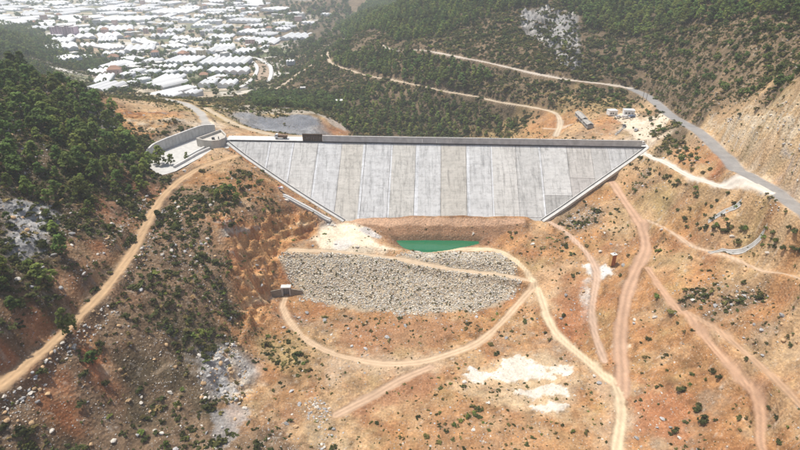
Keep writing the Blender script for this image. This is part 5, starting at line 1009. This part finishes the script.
def trunk_mesh(seed, top=.9):
    R = np.random.default_rng(seed); V = []; Fc = []; n = 7; rings = 6
    for j in range(rings):
        z_ = top * j / (rings - 1) - .02; r = .022 * (1 - .8 * j / (rings - 1)) + .003; ox, oy = R.normal(size=2) * .008
        V += [(ox + r * math.cos(6.283 * i / n), oy + r * math.sin(6.283 * i / n), z_) for i in range(n)]
    for j in range(rings - 1): Fc += [(j * n + i, j * n + (i + 1) % n, (j + 1) * n + (i + 1) % n, (j + 1) * n + i) for i in range(n)]
    for _ in range(9):                                     # limbs
        z_ = R.uniform(.22, .75); a = R.uniform(0, 6.283); ln = R.uniform(.12, .24) * (1.1 - z_); k = len(V); e = (ln * math.cos(a), ln * math.sin(a), z_ + .06)
        V += [(.006 * math.cos(t), .006 * math.sin(t), z_ + .006 * math.sin(t * 2)) for t in (0, 2.1, 4.2)] + [(e[0], e[1], e[2]), (e[0] + .004, e[1], e[2]), (e[0], e[1] + .004, e[2])]
        Fc += [(k, k + 1, k + 4, k + 3), (k + 1, k + 2, k + 5, k + 4), (k + 2, k, k + 3, k + 5)]
    return to_mesh('trunk', V, Fc, M_BARK)
PINES = [pine_crown(i, 44, 22, .060, M_PINE if i % 3 else M_PINE2, .3 + .2 * (i % 4), .20 + .08 * (i % 3)) for i in range(7)]
PINES_LO = [pine_crown(20 + i, 40, 9, .10, M_PINE if i % 3 else M_PINE2, .4 + .2 * (i % 3), .10) for i in range(5)]
def round_crown(seed, n, per, leaf, m_, wide=.36):
    R = np.random.default_rng(seed); cen = []; rad = []
    for i in range(n):
        d = R.normal(size=3); d /= np.linalg.norm(d); r = R.uniform(.55, 1.0); cen.append(np.array([d[0] * wide * r, d[1] * wide * r, .58 + d[2] * .36 * r])); rad.append(R.uniform(.09, .16))
    V, Fc = tufts(cen, rad, per, leaf, R, .85, np.array([0, 0, .4])); return to_mesh('crown', V, Fc, m_)
BROADS = [round_crown(40 + i, 30, 14, .10, M_BROAD) for i in range(4)]
TRUNKS = [trunk_mesh(60 + i) for i in range(3)]
def shrub_mesh(seed, n, per, leaf, m_):
    R = np.random.default_rng(seed); cen = []; rad = []
    for i in range(n):
        a = R.uniform(0, 6.283); r = R.random() ** .6 * .75; z_ = .22 + .5 * (1 - r * r) * R.random(); cen.append(np.array([r * math.cos(a), r * math.sin(a) * .9, z_])); rad.append(R.uniform(.18, .34))
    V, Fc = tufts(cen, rad, per, leaf, R, .8, np.array([0, 0, .1])); return to_mesh('shrub', V, Fc, m_)
SHR = [shrub_mesh(80 + i, 14, 12, .22, M_SH[i % 4]) for i in range(8)]; SHR_LO = [shrub_mesh(100 + i, 8, 7, .36, M_SH[i % 4]) for i in range(8)]
SHC = ['dark green', 'olive', 'dry brown', 'fresh green']
def rock_mesh(seed, sub, m_):
    import bmesh
    R = np.random.default_rng(seed); bm_ = bmesh.new(); bmesh.ops.create_icosphere(bm_, subdivisions=sub, radius=1)
    dirs = R.normal(size=(9, 3)); dirs /= np.linalg.norm(dirs, axis=1)[:, None]; cut = R.uniform(.55, .95, 9)
    for v_ in bm_.verts:
        p_ = np.array(v_.co)
        for d_, k_ in zip(dirs, cut):
            e = p_ @ d_ - k_
            if e > 0: p_ = p_ - d_ * e
        v_.co = Vector(p_ * np.array([1, .8, .68]) + R.normal(size=3) * .03)
    me = bpy.data.meshes.new('boulder'); bm_.to_mesh(me); bm_.free(); me.materials.append(m_); return me
M_RK = [mat('rock_grey', (0.36, 0.355, 0.35), .92, .22, 1.5, .4, obj_var=.3), mat('rock_pale', (0.54, 0.50, 0.44), .92, .2, 1.5, .4, obj_var=.25), mat('rock_ochre', (0.44, 0.30, 0.17), .92, .25, 1.5, .4, obj_var=.3)]
ROCKS = [rock_mesh(120 + i, 2, M_RK[i % 3]) for i in range(6)]; ROCKS_LO = [rock_mesh(140 + i, 1, M_RK[i % 3]) for i in range(9)]; RKC = ['grey', 'pale', 'ochre']
M_RIP = [mat('riprap_tan', (0.50, 0.44, 0.345), .92, .2, 1.5, .3, obj_var=.35), mat('riprap_grey', (0.42, 0.40, 0.365), .92, .2, 1.5, .3, obj_var=.35), mat('riprap_pale', (0.60, 0.56, 0.48), .92, .2, 1.5, .3, obj_var=.25)]; RIPM = [rock_mesh(160 + i, 1, M_RIP[i % 3]) for i in range(6)]

def scatter(name, pts, scl, rotz, ix, meshes, label, tilt=None):
    """one object: points carrying instances of a few meshes"""
    cl = bpy.data.collections.new(name + '_sources')
    for i, me in enumerate(meshes): cl.objects.link(bpy.data.objects.new(f'{name}_source_{i:02d}', me))
    n = len(pts); me = bpy.data.meshes.new(name); me.vertices.add(n); me.vertices.foreach_set('co', np.asarray(pts, np.float32).ravel())
    def attr(nm, tp, key, data): a_ = me.attributes.new(nm, tp, 'POINT'); a_.data.foreach_set(key, data)
    scl = np.asarray(scl, np.float32); scl = np.stack([scl] * 3, 1) if scl.ndim == 1 else scl
    rot = np.zeros((n, 3), np.float32); rot[:, 2] = rotz
    if tilt is not None: rot[:, 0] = tilt
    attr('scl', 'FLOAT_VECTOR', 'vector', scl.ravel()); attr('rot', 'FLOAT_VECTOR', 'vector', rot.ravel()); attr('pick', 'INT', 'value', np.asarray(ix, np.int32))
    o = bpy.data.objects.new(name, me); COL.objects.link(o); o['kind'] = 'stuff'; o['label'] = label
    ng = bpy.data.node_groups.new(name, 'GeometryNodeTree'); ng.interface.new_socket('Geometry', in_out='INPUT', socket_type='NodeSocketGeometry'); ng.interface.new_socket('Geometry', in_out='OUTPUT', socket_type='NodeSocketGeometry')
    N = ng.nodes; L = ng.links; gi = N.new('NodeGroupInput'); go = N.new('NodeGroupOutput'); ip = N.new('GeometryNodeInstanceOnPoints'); cn = N.new('GeometryNodeCollectionInfo')
    cn.inputs['Collection'].default_value = cl; cn.inputs['Separate Children'].default_value = True; cn.inputs['Reset Children'].default_value = True; ip.inputs['Pick Instance'].default_value = True
    def na(nm, tp): a_ = N.new('GeometryNodeInputNamedAttribute'); a_.data_type = tp; a_.inputs[0].default_value = nm; return next(s_ for s_ in a_.outputs if s_.enabled)
    L.new(gi.outputs[0], ip.inputs['Points']); L.new(cn.outputs[0], ip.inputs['Instance']); L.new(na('pick', 'INT'), ip.inputs['Instance Index']); L.new(na('rot', 'FLOAT_VECTOR'), ip.inputs['Rotation']); L.new(na('scl', 'FLOAT_VECTOR'), ip.inputs['Scale']); L.new(ip.outputs[0], go.inputs[0])
    md = o.modifiers.new('scatter', 'NODES'); md.node_group = ng; return o
def in_frame(P, mg=60):
    u, v, d_ = project(P); return (d_ > 5) & (u > -mg) & (u < 800 + mg) & (v > -mg) & (v < 450 + mg)
def class_at(x_, y_):
    i = np.clip(np.searchsorted(GX, x_), 1, NX - 1); j = np.clip(np.searchsorted(GY, y_), 1, NY - 1); return (j - 1) * NX + (i - 1)
BLOCK = (road_w > .12) | (dsp < 1.5) | (dfp < 4.2) | crest_in | (dpo < 1.0) | ((drr < 0)) | (white > .4) | (white2 > .4)
PLACES = [(15, 85, 'along the top edge of the thick wood'), (70, 98, 'on the ridge line of the thick wood'), (112, 124, 'at the wood edge beside the brown knoll'), (140, 165, 'at the wood end nearest the spillway'), (20, 120, 'in the upper part of the thick wood'), (68, 128, 'in the heart of the thick wood'), (20, 158, 'in the lower part of the thick wood'), (80, 165, 'at the lower edge of the thick wood'), (30, 200, 'on the rocky slope under the thick wood'), (60, 290, 'on the dark slope above the sandy track'), (30, 345, 'on the red bank above the sandy track'), (120, 330, 'on the rubble slope just below the sandy track'), (60, 430, 'at the foot of the rubble slope'), (150, 400, 'on the dark rubble hillside'),
    (210, 300, 'on the hillside over the orange cut'), (185, 230, 'between the sandy track and the cut'), (230, 190, 'on the spur beside the dam face'), (270, 190, 'on the orange bank under the face'), (215, 370, 'around the grey outcrop over the valley floor'), (270, 360, 'on the yellowish bank beside the loop track'), (320, 415, 'by the heap of stones on the valley floor'),
    (400, 330, 'inside the loop track'), (400, 410, 'on the bare valley floor'), (465, 415, 'below the white stone patch'), (530, 430, 'on the orange ground beside the cream road'), (540, 240, 'on the slope at the pool end'), (570, 300, 'between the cream road and the stony track'), (610, 215, 'on the slope under the white track end'), (610, 310, 'between the stony and the pink track'),
    (690, 160, 'between the white track and the asphalt road'), (680, 205, 'on the slope just below the white track'), (760, 235, 'beside the concrete ditch'), (710, 290, 'on the stony slope over the orange track'), (660, 330, 'on the orange slope beside the pink track'), (690, 400, 'on the orange slope near the bottom edge of the bench track'), (770, 340, 'on the open bench beyond the orange track'), (770, 150, 'on the pale road cut'),
    (700, 85, 'on the brown hill over the asphalt road'), (760, 60, 'on the hill under the forest edge'), (700, 15, 'in the forest along the mountain top'), (620, 60, 'on the brown mountainside over the road bend'), (560, 40, 'around the grey crag on the mountain'), (440, 25, 'in the forest on the mountain flank'), (430, 75, 'in the wood between the two mountain roads'), (560, 100, 'on the slope behind the dam by the forest track'),
    (400, 115, 'in the valley wood behind the dam'), (256, 103, 'at the canal end of the dark grove'), (275, 97, 'along the far edge of the dark grove'), (282, 106, 'along the near edge of the dark grove'), (300, 98, 'in the middle of the dark grove'), (308, 107, 'in the dark grove by the gravel platform corner'), (328, 106, 'at the valley end of the dark grove'), (160, 120, 'on the brown knoll behind the spillway'), (30, 45, 'on the wooded ridge before the plain'), (330, 75, 'on the scrub slope by the canal track'), (180, 50, 'in the gardens of the plain')]
PLU = np.array([[a, b_] for a, b_, _ in PLACES])
def place_of(P):
    u, v, _ = project(np.asarray(P)); w_ = np.array([1, 1.6]); return PLACES[int(np.argmin((((np.array([u, v]) - PLU) * w_) ** 2).sum(1)))][2]

# trees ------------------------------------------------------------
trees = []          # x, y, z, height, kind (0 pine, 1 broadleaf)
def grow(px, spacing, h0, h1, kind, keep=1.0, tries=6, clump=0.0):
    P = W(px, H); lo, hi = P.min(0), P.max(0); area = (hi[0] - lo[0]) * (hi[1] - lo[1]); n = int(area / spacing ** 2 * tries); n = min(n, 60000)
    x_ = rng.uniform(lo[0], hi[0], n); y_ = rng.uniform(lo[1], hi[1], n); k = in_poly(x_, y_, P); x_, y_ = x_[k], y_[k]
    k = ~BLOCK[class_at(x_, y_)]
    for dy_ in (3, 6, 9, 12): k &= ~((road_w[class_at(x_ * (1 + dy_ / np.maximum(y_, 50)), y_ + dy_)] > .3) & (y_ > 380))
    if clump: k &= fbm(x_, y_, 38, 3, 700) + rng.uniform(-.25, .25, len(x_)) > clump
    x_, y_ = x_[k], y_[k]; cell = {}; z_ = H(x_, y_)
    vis = in_frame(np.stack([x_, y_, z_], 1), 45)
    for i in range(len(x_)):
        if not vis[i]: continue
        sp_ = spacing * (0.75 + 0.6 * ((i * 7919) % 100) / 100); ci_, cj_ = int(x_[i] // spacing), int(y_[i] // spacing)
        if any((x_[i] - a) ** 2 + (y_[i] - b_) ** 2 < sp_ * sp_ * .8 for di in (-1, 0, 1) for dj in (-1, 0, 1) for a, b_ in cell.get((ci_ + di, cj_ + dj), ())): continue
        if rng.random() > keep: continue
        cell.setdefault((ci_, cj_), []).append((x_[i], y_[i])); trees.append((x_[i], y_[i], float(z_[i]) - .15, rng.uniform(h0, h1), kind))
def tree_at(u, v, h_, kind=0): q = gpt(u, v); trees.append((q[0], q[1], q[2] - .15, h_, kind))
for a in [(131, 153, 12.5), (124, 150, 9), (160, 166, 12), (171, 166, 7.5), (187, 160, 5), (113, 150, 10), (70, 336, 11.5), (64, 258, 10), (45, 284, 8.5), (2, 275, 8), (15, 312, 6), (80, 198, 10), (80, 172, 9), (143, 190, 8), (138, 182, 9), (95, 172, 10), (50, 205, 7), (28, 195, 8), (232, 198, 7.5), (226, 196, 7), (218, 199, 6), (238, 203, 6), (240, 190, 6), (5, 292, 6), (93, 365, 6)]: tree_at(*a)
grow([(-12, 62), (30, 77), (75, 91), (110, 108), (120, 122), (128, 142), (150, 160), (158, 172), (135, 188), (100, 184), (60, 172), (-12, 182)], 6.6, 5.5, 12.5, 0, .92, 6, -.22)
grow([(-12, 182), (60, 172), (135, 188), (120, 215), (60, 235), (-12, 250)], 9, 3.5, 7.0, 0, .8)
grow([(-12, 55), (40, 62), (75, 86), (30, 77), (-12, 62)], 7, 4, 7, 0, .8)
grow([(-10, 22), (30, 28), (48, 38), (70, 55), (85, 66), (80, 72), (50, 62), (-10, 50)], 9, 7, 11, 0)
grow([(80, 55), (125, 58), (110, 64), (95, 72), (80, 68)], 9, 6, 9, 1)
grow([(365, 5), (400, -8), (560, -25), (545, 5), (480, 22), (440, 38), (400, 44), (372, 30), (345, 38), (335, 28)], 6.2, 7, 11, 0, 1, 6, -.40)
grow([(540, -25), (850, -40), (850, 22), (780, 18), (730, 22), (690, 27), (660, 30), (620, 36), (590, 30), (565, 8)], 5.8, 7.5, 11.5, 0, 1, 6, -.45)
grow([(328, 64), (380, 46), (430, 54), (480, 66), (492, 80), (470, 92), (440, 88), (400, 80), (350, 68)], 6.0, 6.5, 10, 0, 1, 6, -.40)
grow([(400, 86), (470, 97), (530, 107), (548, 116), (515, 128), (470, 134), (380, 135), (345, 128), (335, 116), (330, 100), (360, 90)], 6.4, 4, 8, 0, 1, 6, -.32)
grow([(250, 98), (262, 92), (300, 94), (330, 98), (336, 112), (320, 112), (290, 108), (255, 106)], 6.5, 6, 9, 1)
grow([(560, 84), (620, 92), (640, 100), (630, 110), (600, 106), (570, 100), (552, 104), (530, 95), (520, 84)], 10, 3.5, 6, 1, .9)
grow([(268, 62), (320, 48), (345, 60), (330, 78), (300, 82), (280, 80)], 11, 4, 7, 0, .7)
grow([(600, 45), (650, 40), (740, 25), (800, 18), (850, 40), (830, 100), (740, 100), (690, 98), (650, 85), (600, 70)], 6.2, 2.8, 6.5, 1, .95, 5, -.25)
grow([(440, 42), (500, 22), (560, 20), (600, 45), (600, 76), (540, 68), (480, 56)], 9, 2.4, 4.6, 1, .8, 5, -.05)
grow([(575, 84), (640, 96), (650, 120), (680, 140), (700, 165), (670, 160), (655, 140), (640, 110), (600, 100)], 8, 2.4, 4.5, 1, .8, 5, -.2)
town = []
for _ in range(8500):
    u, v = rng.uniform(-15, 350), -6 + 102 * rng.random() ** 1.25
    if v > 58 and (u < 90 or u > 255): continue
    town.append((u, v))
town = W(town, H); k = (town[:, 1] > 560) & (fbm(town[:, 0], town[:, 1], 160, 3, 720) + rng.uniform(-.5, .5, len(town)) > 0.0); town = town[k]
for q in town:
    if free(q[0], q[1], 1.5): trees.append((q[0], q[1], q[2] - .2, rng.uniform(4, 10) * (1 + max(0, q[1] - 900) / 2000), 1))
TR = np.array(trees); dep = project(TR[:, :3])[2]; app = TR[:, 3] / dep
order = np.argsort(-app); one = np.zeros(len(TR), bool)
for kd, cap in ((0, 300), (1, 220)):
    ii = [i for i in order if TR[i, 4] == kd and in_frame(TR[i, :3], -2)]
    if kd == 1: ii = [i for i in ii if TR[i, 1] < 620]
    one[ii[:cap]] = True
SPECIAL = {6: 'lone tall pine standing on the edge of the sandy track', 0: 'tall slender pine rising beside the spillway wall end', 2: 'dark pine in front of the curved spillway wall', 3: 'smaller pine beside the dark one before the spillway wall', 4: 'low pine nearest the spillway weir sills', 7: 'bright green pine on the dark scrub slope above the track',
           8: 'broad pine on the rocks over the red bank', 24: 'dark conical pine on the rubble slope below the sandy track'}
for i in np.where(one)[0]:
    x_, y_, z_, h_, kd = TR[i]; kd = int(kd); pl_ = place_of((x_, y_, z_))
    nm = 'pine_tree' if kd == 0 else 'leafy_tree'; t = empty(nm, (x_, y_, z_), rng.uniform(0, 6.28)); ci_ = int(rng.integers(0, 7 if kd == 0 else 4))
    wds = rng.uniform(.85, 1.25); sz = ('very tall' if h_ > 10.2 else 'tall' if h_ > 8.6 else 'middling' if h_ > 6.5 else 'low' if h_ > 4.2 else 'very low') + (' slender' if wds < .98 else ' broad' if wds > 1.12 else ''); tone = ('pale' if kd == 0 and ci_ % 3 == 0 else 'dark')
    if i == 6: wds = .72
    if i in SPECIAL: tag(t, SPECIAL[i], 'pine tree', 'pines standing apart')
    else: tag(t, f"{sz} {tone} green {'pine' if kd == 0 else 'leafy tree'} {pl_}", 'pine tree' if kd == 0 else 'tree', ('pines ' if kd == 0 else 'leafy trees ') + pl_)
    child('crown', (PINES if kd == 0 else BROADS)[ci_], t, (0, 0, 0), (h_ * wds, h_ * wds, h_)); child('trunk', TRUNKS[i % 3], t, (0, 0, 0), (h_, h_, h_ * (.95 if kd == 0 else .6)))
rest = TR[~one]; npk = len(PINES_LO); pick = np.where(rest[:, 4] == 0, rng.integers(0, npk, len(rest)), npk + rng.integers(0, len(BROADS), len(rest)))
hs_ = rest[:, 3:4] * np.concatenate([rng.uniform(.9, 1.3, (len(rest), 1))] * 2 + [np.ones((len(rest), 1))], 1)
isT = rest[:, 1] > 620
for nm, sel, lb in (('forest', ~isT, 'pine forest covering the far hillsides'), ('town_trees', isT, 'trees and hedges between the greenhouses and houses of the plain')):
    scatter(nm, rest[sel][:, :3], hs_[sel], rng.uniform(0, 6.28, sel.sum()), pick[sel], PINES_LO + BROADS, lb)

# shrubs -----------------------------------------------------------
KD = np.array([dict(O=.11, T=.085, R=.10, S=.40, D=.55, G=.16, M=.46, P=.002, W=.004, Y=.22, K=.002, g=.004)[k_] for k_ in KL])
KR = np.array([dict(O=.17, T=.15, R=.25, S=.75, D=.45, G=.80, M=.08, P=.0, W=.01, Y=.10, K=.01, g=.03)[k_] for k_ in KL])
def strew(dens, n, y0, y1, fall, seed):
    """positions with a density per square metre that follows the surface; thinner with distance"""
    R = np.random.default_rng(seed); y_ = y0 + (y1 - y0) * R.random(n); half = (y_ * .89 + 75) * .80; x_ = R.uniform(-1, 1, n) * half
    area = 2 * half * (y1 - y0); ix_ = class_at(x_, y_); d_ = (SW[ix_] @ dens) * (1 + 2.4 * fbm(x_, y_, 24, 4, seed, .65)).clip(0, 4) * np.minimum(1, (fall / np.maximum(y_, 1)) ** 1.5)
    k = (R.random(n) < d_ * area / n) & ~BLOCK[ix_] & ~((road_w[class_at(x_ * (1 + 4 / y_), y_ + 4)] > .3) & (y_ > 380)); x_, y_ = x_[k], y_[k]; P = np.stack([x_, y_, H(x_, y_)], 1); return P[in_frame(P, 30)]
sp1 = strew(KD, 260000, 90, 420, 400, 801); sp2 = strew(KD, 160000, 420, 1000, 520, 803)
S = np.concatenate([sp1, sp2]); u_, v_, dp_ = project(S); sz_ = np.exp(rng.normal(-.42, .50, len(S))).clip(.22, 2.3) * np.where(S[:, 1] > 420, 1.55, 1.0)
ixs = class_at(S[:, 0], S[:, 1]); dark_ = (SW[ixs][:, [KL.index('D'), KL.index('S'), KL.index('M')]]).sum(1); rr = rng.random(len(S))
kind_ = np.where(rr < .34 + .34 * dark_, 0, np.where(rr < .80, 1, np.where(rr < .93, 2, 3)))
sz_ = np.where(kind_ == 2, sz_ * .7, sz_); bare = SW[ixs][:, [KL.index('O'), KL.index('T'), KL.index('R')]].sum(1); sz_ *= 1 - .36 * bare; sz_ *= 1 + .25 * dark_
BIG = [(682, 391, 3.0, 0), (697, 409, 3.2, 0), (704, 421, 3.0, 0), (676, 431, 2.2, 0), (713, 372, 1.8, 0), (720, 378, 2.0, 0), (778, 443, 2.0, 0), (760, 419, 1.6, 0), (657, 297, 2.6, 3), (659, 252, 2.4, 3), (706, 228, 2.6, 0), (716, 229, 2.8, 0), (726, 232, 3.0, 0), (687, 227, 1.8, 0), (745, 230, 2.8, 3), (764, 238, 2.6, 3), (777, 242, 2.6, 3), (795, 232, 2.6, 0),
    (631, 165, 2.2, 0), (641, 159, 2.4, 0), (637, 169, 2.2, 1), (667, 177, 2.4, 0), (679, 182, 2.6, 0), (697, 194, 2.6, 0), (566, 247, 2.6, 0), (573, 255, 2.0, 0), (573, 276, 2.0, 0), (563, 316, 2.0, 0), (545, 333, 1.5, 0), (628, 256, 1.8, 1), (620, 276, 1.6, 0), (760, 299, 2.4, 0), (744, 300, 1.8, 0), (790, 345, 1.8, 0), (238, 155.5, 2.0, 0), (241, 158, 1.6, 0),
    (262, 172, 2.6, 0), (268, 176, 2.4, 0), (258, 183, 2.2, 0), (212, 193, 2.6, 3), (222, 188, 2.6, 3), (245, 195, 3.0, 0), (248, 187, 2.6, 0), (205, 212, 2.4, 0), (232, 226, 2.6, 0), (240, 222, 2.0, 0), (278, 212, 2.0, 0), (272, 214, 2.0, 1), (455, 425, 1.8, 3), (461, 421, 1.8, 3), (467, 417, 1.9, 3), (474, 413, 1.7, 3), (480, 409, 2.0, 0), (446, 431, 1.5, 0), (440, 413, 1.2, 3), (498, 361, .8, 0),
    (530, 370, .7, 0), (551, 386, 1.0, 0), (556, 399, 1.2, 1), (573, 432, 1.5, 3), (645, 358, 1.6, 1), (648, 340, 1.8, 1), (690, 385, 1.2, 3), (705, 380, 1.2, 3), (572, 191, 2.2, 0), (100, 345, 2.4, 0), (97, 352, 2.6, 0), (85, 375, 2.6, 0), (105, 385, 2.4, 0), (80, 405, 2.2, 0), (178, 405, 2.2, 3), (30, 446, 2.2, 3), (30, 432, 2.0, 0), (5, 428, 2.2, 0), (273, 391, 1.4, 0), (280, 383, 1.3, 0), (265, 370, 1.4, 0), (135, 290, 2.2, 0), (150, 280, 2.0, 0), (175, 335, 2.2, 0), (192, 315, 2.0, 0), (425, 246, 1.0, 3), (385, 250, .9, 3), (180, 238, 2.4, 0), (195, 236, 2.2, 0)]
for px, n_, a, b_ in [([(640, 165), (690, 182), (745, 198), (722, 238), (650, 212)], 34, 1.2, 2.3), ([(655, 150), (690, 140), (726, 172), (700, 175)], 22, 1.2, 2.2), ([(690, 222), (800, 226), (800, 252), (722, 240)], 14, 1.5, 2.6), ([(692, 332), (702, 332), (785, 425), (770, 432)], 16, 1.0, 1.9), ([(214, 176), (250, 166), (282, 200), (275, 216), (210, 215)], 26, 1.2, 2.4), ([(560, 200), (590, 195), (600, 222), (570, 226)], 12, .9, 1.7), ([(180, 205), (210, 205), (235, 290), (170, 300)], 24, 1.1, 2.2), ([(640, 330), (700, 380), (660, 400), (636, 360)], 12, .8, 1.5)]:
    pu = np.array(px, float); k_ = 0
    while k_ < n_:
        u, v = rng.uniform(pu[:, 0].min(), pu[:, 0].max()), rng.uniform(pu[:, 1].min(), pu[:, 1].max())
        if in_poly(np.array([u]), np.array([v]), px)[0]: BIG.append((u, v, rng.uniform(a, b_), int(rng.choice([0, 0, 0, 1, 3])))); k_ += 1
bp_ = W([(a, b_) for a, b_, _, _ in BIG], H); nS = len(S)
S = np.concatenate([S, bp_]); sz_ = np.concatenate([sz_, [a[2] * .85 for a in BIG]]); kind_ = np.concatenate([kind_, [a[3] for a in BIG]]); isbig = np.arange(len(S)) >= nS; ok_ = ~isbig | ~BLOCK[class_at(S[:, 0], S[:, 1])]; S, sz_, kind_, isbig = S[ok_], sz_[ok_], kind_[ok_], isbig[ok_]
dp_ = project(S)[2]; ap = sz_ / dp_; ap[~in_frame(S, -2)] = 0; od = np.argsort(-(ap + isbig * 10)); one = np.zeros(len(S), bool); one[od[:300]] = True
for i in np.where(one)[0]:
    k_ = int(kind_[i]); o = bpy.data.objects.new('shrub', SHR[k_ + 4 * int(rng.integers(0, 2))]); COL.objects.link(o); o.location = S[i] - [0, 0, .12 * sz_[i]]; s_ = sz_[i]; o.scale = (s_ * rng.uniform(.85, 1.2), s_ * rng.uniform(.85, 1.2), s_ * rng.uniform(.95, 1.35)); o.rotation_euler = (0, 0, rng.uniform(0, 6.28))
    pl_ = place_of(S[i]); tag(o, f"{'large' if s_ > 2.1 else 'middling' if s_ > 1.4 else 'small'} {SHC[k_]} shrub {pl_}", 'shrub', 'shrubs ' + pl_)
r_ = ~one; n = r_.sum(); scatter('scrub_undergrowth', S[r_] - np.array([0, 0, .08]), np.stack([sz_[r_] * rng.uniform(.65, 1.7, n), sz_[r_] * rng.uniform(.65, 1.5, n), sz_[r_] * rng.uniform(.55, 1.2, n)], 1), rng.uniform(0, 6.28, n), kind_[r_] + 4 * rng.integers(0, 2, n), SHR_LO, 'low scrub and dry bushes strewn over the slopes')

# stones -----------------------------------------------------------
R1 = strew(KR, 320000, 90, 340, 300, 811); s1 = (.19 * (1 - rng.random(len(R1))) ** -.42).clip(.19, 1.3)
extra = []
for px, n_, a, b_ in [([(305, 402), (318, 397), (328, 405), (333, 415), (322, 424), (308, 420)], 170, .35, .95), ([(318, 424), (335, 428), (345, 445), (318, 448)], 40, .3, .9), ([(575, 262), (590, 258), (614, 262), (618, 275), (600, 284), (580, 280)], 60, .3, .8), ([(560, 205), (590, 205), (600, 225), (575, 230)], 160, .3, 1.0), ([(578, 284), (592, 282), (592, 322), (582, 322)], 70, .25, .6),
                      ([(465, 372), (500, 357), (570, 364), (572, 398), (540, 414), (500, 396)], 150, .2, .6), ([(735, 285), (765, 278), (770, 300), (745, 305)], 70, .35, 1.0), ([(195, 345), (240, 340), (250, 400), (200, 405)], 200, .4, 1.3), ([(640, 170), (655, 165), (668, 185), (650, 195)], 60, .3, .8), ([(118, 268), (150, 225), (160, 235), (130, 290)], 150, .3, .9), ([(0, 398), (110, 300), (120, 312), (10, 420)], 260, .3, 1.0), ([(752, 202), (778, 200), (780, 214), (760, 212)], 40, .3, .8), ([(20, 340), (90, 275), (140, 215), (150, 205), (150, 190), (80, 270), (15, 335)], 160, .3, .9), ([(712, 110), (800, 100), (800, 195), (740, 145)], 260, .3, 1.1)]:
    P = W(px, H); k_ = 0; lo, hi = P.min(0), P.max(0)
    x_ = rng.uniform(lo[0], hi[0], n_ * 5); y_ = rng.uniform(lo[1], hi[1], n_ * 5); k = in_poly(x_, y_, P); x_, y_ = x_[k][:n_], y_[k][:n_]; extra.append(np.stack([x_, y_, H(x_, y_), a + (b_ - a) * rng.random(len(x_)) ** 2.2], 1))
E = np.concatenate(extra); ixe = class_at(E[:, 0], E[:, 1]); E = E[(road_w[ixe] < .2) & (dfp[ixe] > 4)]; RP = np.concatenate([R1, E[:, :3]]); rs = np.concatenate([s1, E[:, 3]])
dr = project(RP)[2]; ar = rs / dr; ar[~in_frame(RP, -2)] = 0; od = np.argsort(-ar); one = np.zeros(len(RP), bool); one[od[:300]] = True
for i in np.where(one)[0]:
    k_ = int(rng.integers(0, 6)); o = bpy.data.objects.new('boulder', ROCKS[k_]); COL.objects.link(o); s_ = rs[i] * .8; o.location = RP[i] + [0, 0, s_ * .15]; o.scale = (s_ * rng.uniform(.8, 1.4), s_ * rng.uniform(.8, 1.3), s_ * rng.uniform(.7, 1.1)); o.rotation_euler = (rng.uniform(-.4, .4), rng.uniform(-.4, .4), rng.uniform(0, 6.28))
    pl_ = place_of(RP[i]); tag(o, f"{'large' if rs[i] > .95 else 'smaller'} {RKC[k_ % 3]} boulder {pl_}", 'boulder', 'boulders ' + pl_)
r_ = ~one; n = r_.sum(); scatter('loose_stones', RP[r_], np.stack([rs[r_] * rng.uniform(.7, 1.3, n), rs[r_] * rng.uniform(.7, 1.3, n), rs[r_] * rng.uniform(.6, 1.0, n)], 1) * .85, rng.uniform(0, 6.28, n), rng.integers(0, 9, n), ROCKS_LO, 'loose stones strewn over the slopes', rng.uniform(-.4, .4, n))
# riprap on the cofferdam
lo, hi = RW.min(0), RW.max(0); n = 27000; x_ = rng.uniform(lo[0] - 4, hi[0] + 4, n); y_ = rng.uniform(lo[1] - 4, hi[1] + 4, n)
ix_ = class_at(x_, y_); k = (drr[ix_] + 5.0 * fbm(x_, y_, 7, 3, 590) + rng.exponential(.8, len(x_)) < 1.0) & (road_w[ix_] < .25); x_, y_ = x_[k], y_[k]; n = len(x_); P = np.stack([x_, y_, H(x_, y_) + .1], 1); s_ = .19 + .46 * rng.random(n) ** 2.3
scatter('riprap_rubble', P, np.stack([s_ * rng.uniform(.8, 1.3, n), s_, s_ * .75], 1), rng.uniform(0, 6.28, n), rng.integers(0, 6, n), RIPM, 'pale grey riprap stones covering the cofferdam slope', rng.uniform(-.5, .5, n))
# weeds between the riprap stones
n = 900; x_ = rng.uniform(lo[0], hi[0], n); y_ = rng.uniform(lo[1], hi[1], n); ix_ = class_at(x_, y_); k = (drr[ix_] < 0) & (road_w[ix_] < .2); P = np.stack([x_[k], y_[k], H(x_[k], y_[k]) + .15], 1); n = len(P)
scatter('riprap_weeds', P, rng.uniform(.25, .75, n), rng.uniform(0, 6.28, n), rng.choice([0, 1, 1, 1, 3, 2, 2], n), SHR_LO, 'weeds growing between the riprap stones')

# ------------------------------------------------------------------ haze
hz = bpy.data.materials.new('haze_air'); hz.use_nodes = True; N = hz.node_tree.nodes; L = hz.node_tree.links; N.remove(N['Principled BSDF'])
pv = N.new('ShaderNodeVolumePrincipled'); pv.inputs['Density'].default_value = HAZE_DENSITY; pv.inputs['Color'].default_value = (0.88, 0.95, 1.0, 1); pv.inputs['Anisotropy'].default_value = 0.0
L.new(pv.outputs[0], N['Material Output'].inputs['Volume'])
zt = max(float(Z.max()) + 30, CAM[2] + 25); zb = float(Z.min()) - 1.5
o = MB().box((0, 3170, (zt + zb) / 2), (11200, 6900, zt - zb)).build('haze', hz); o['kind'] = 'stuff'
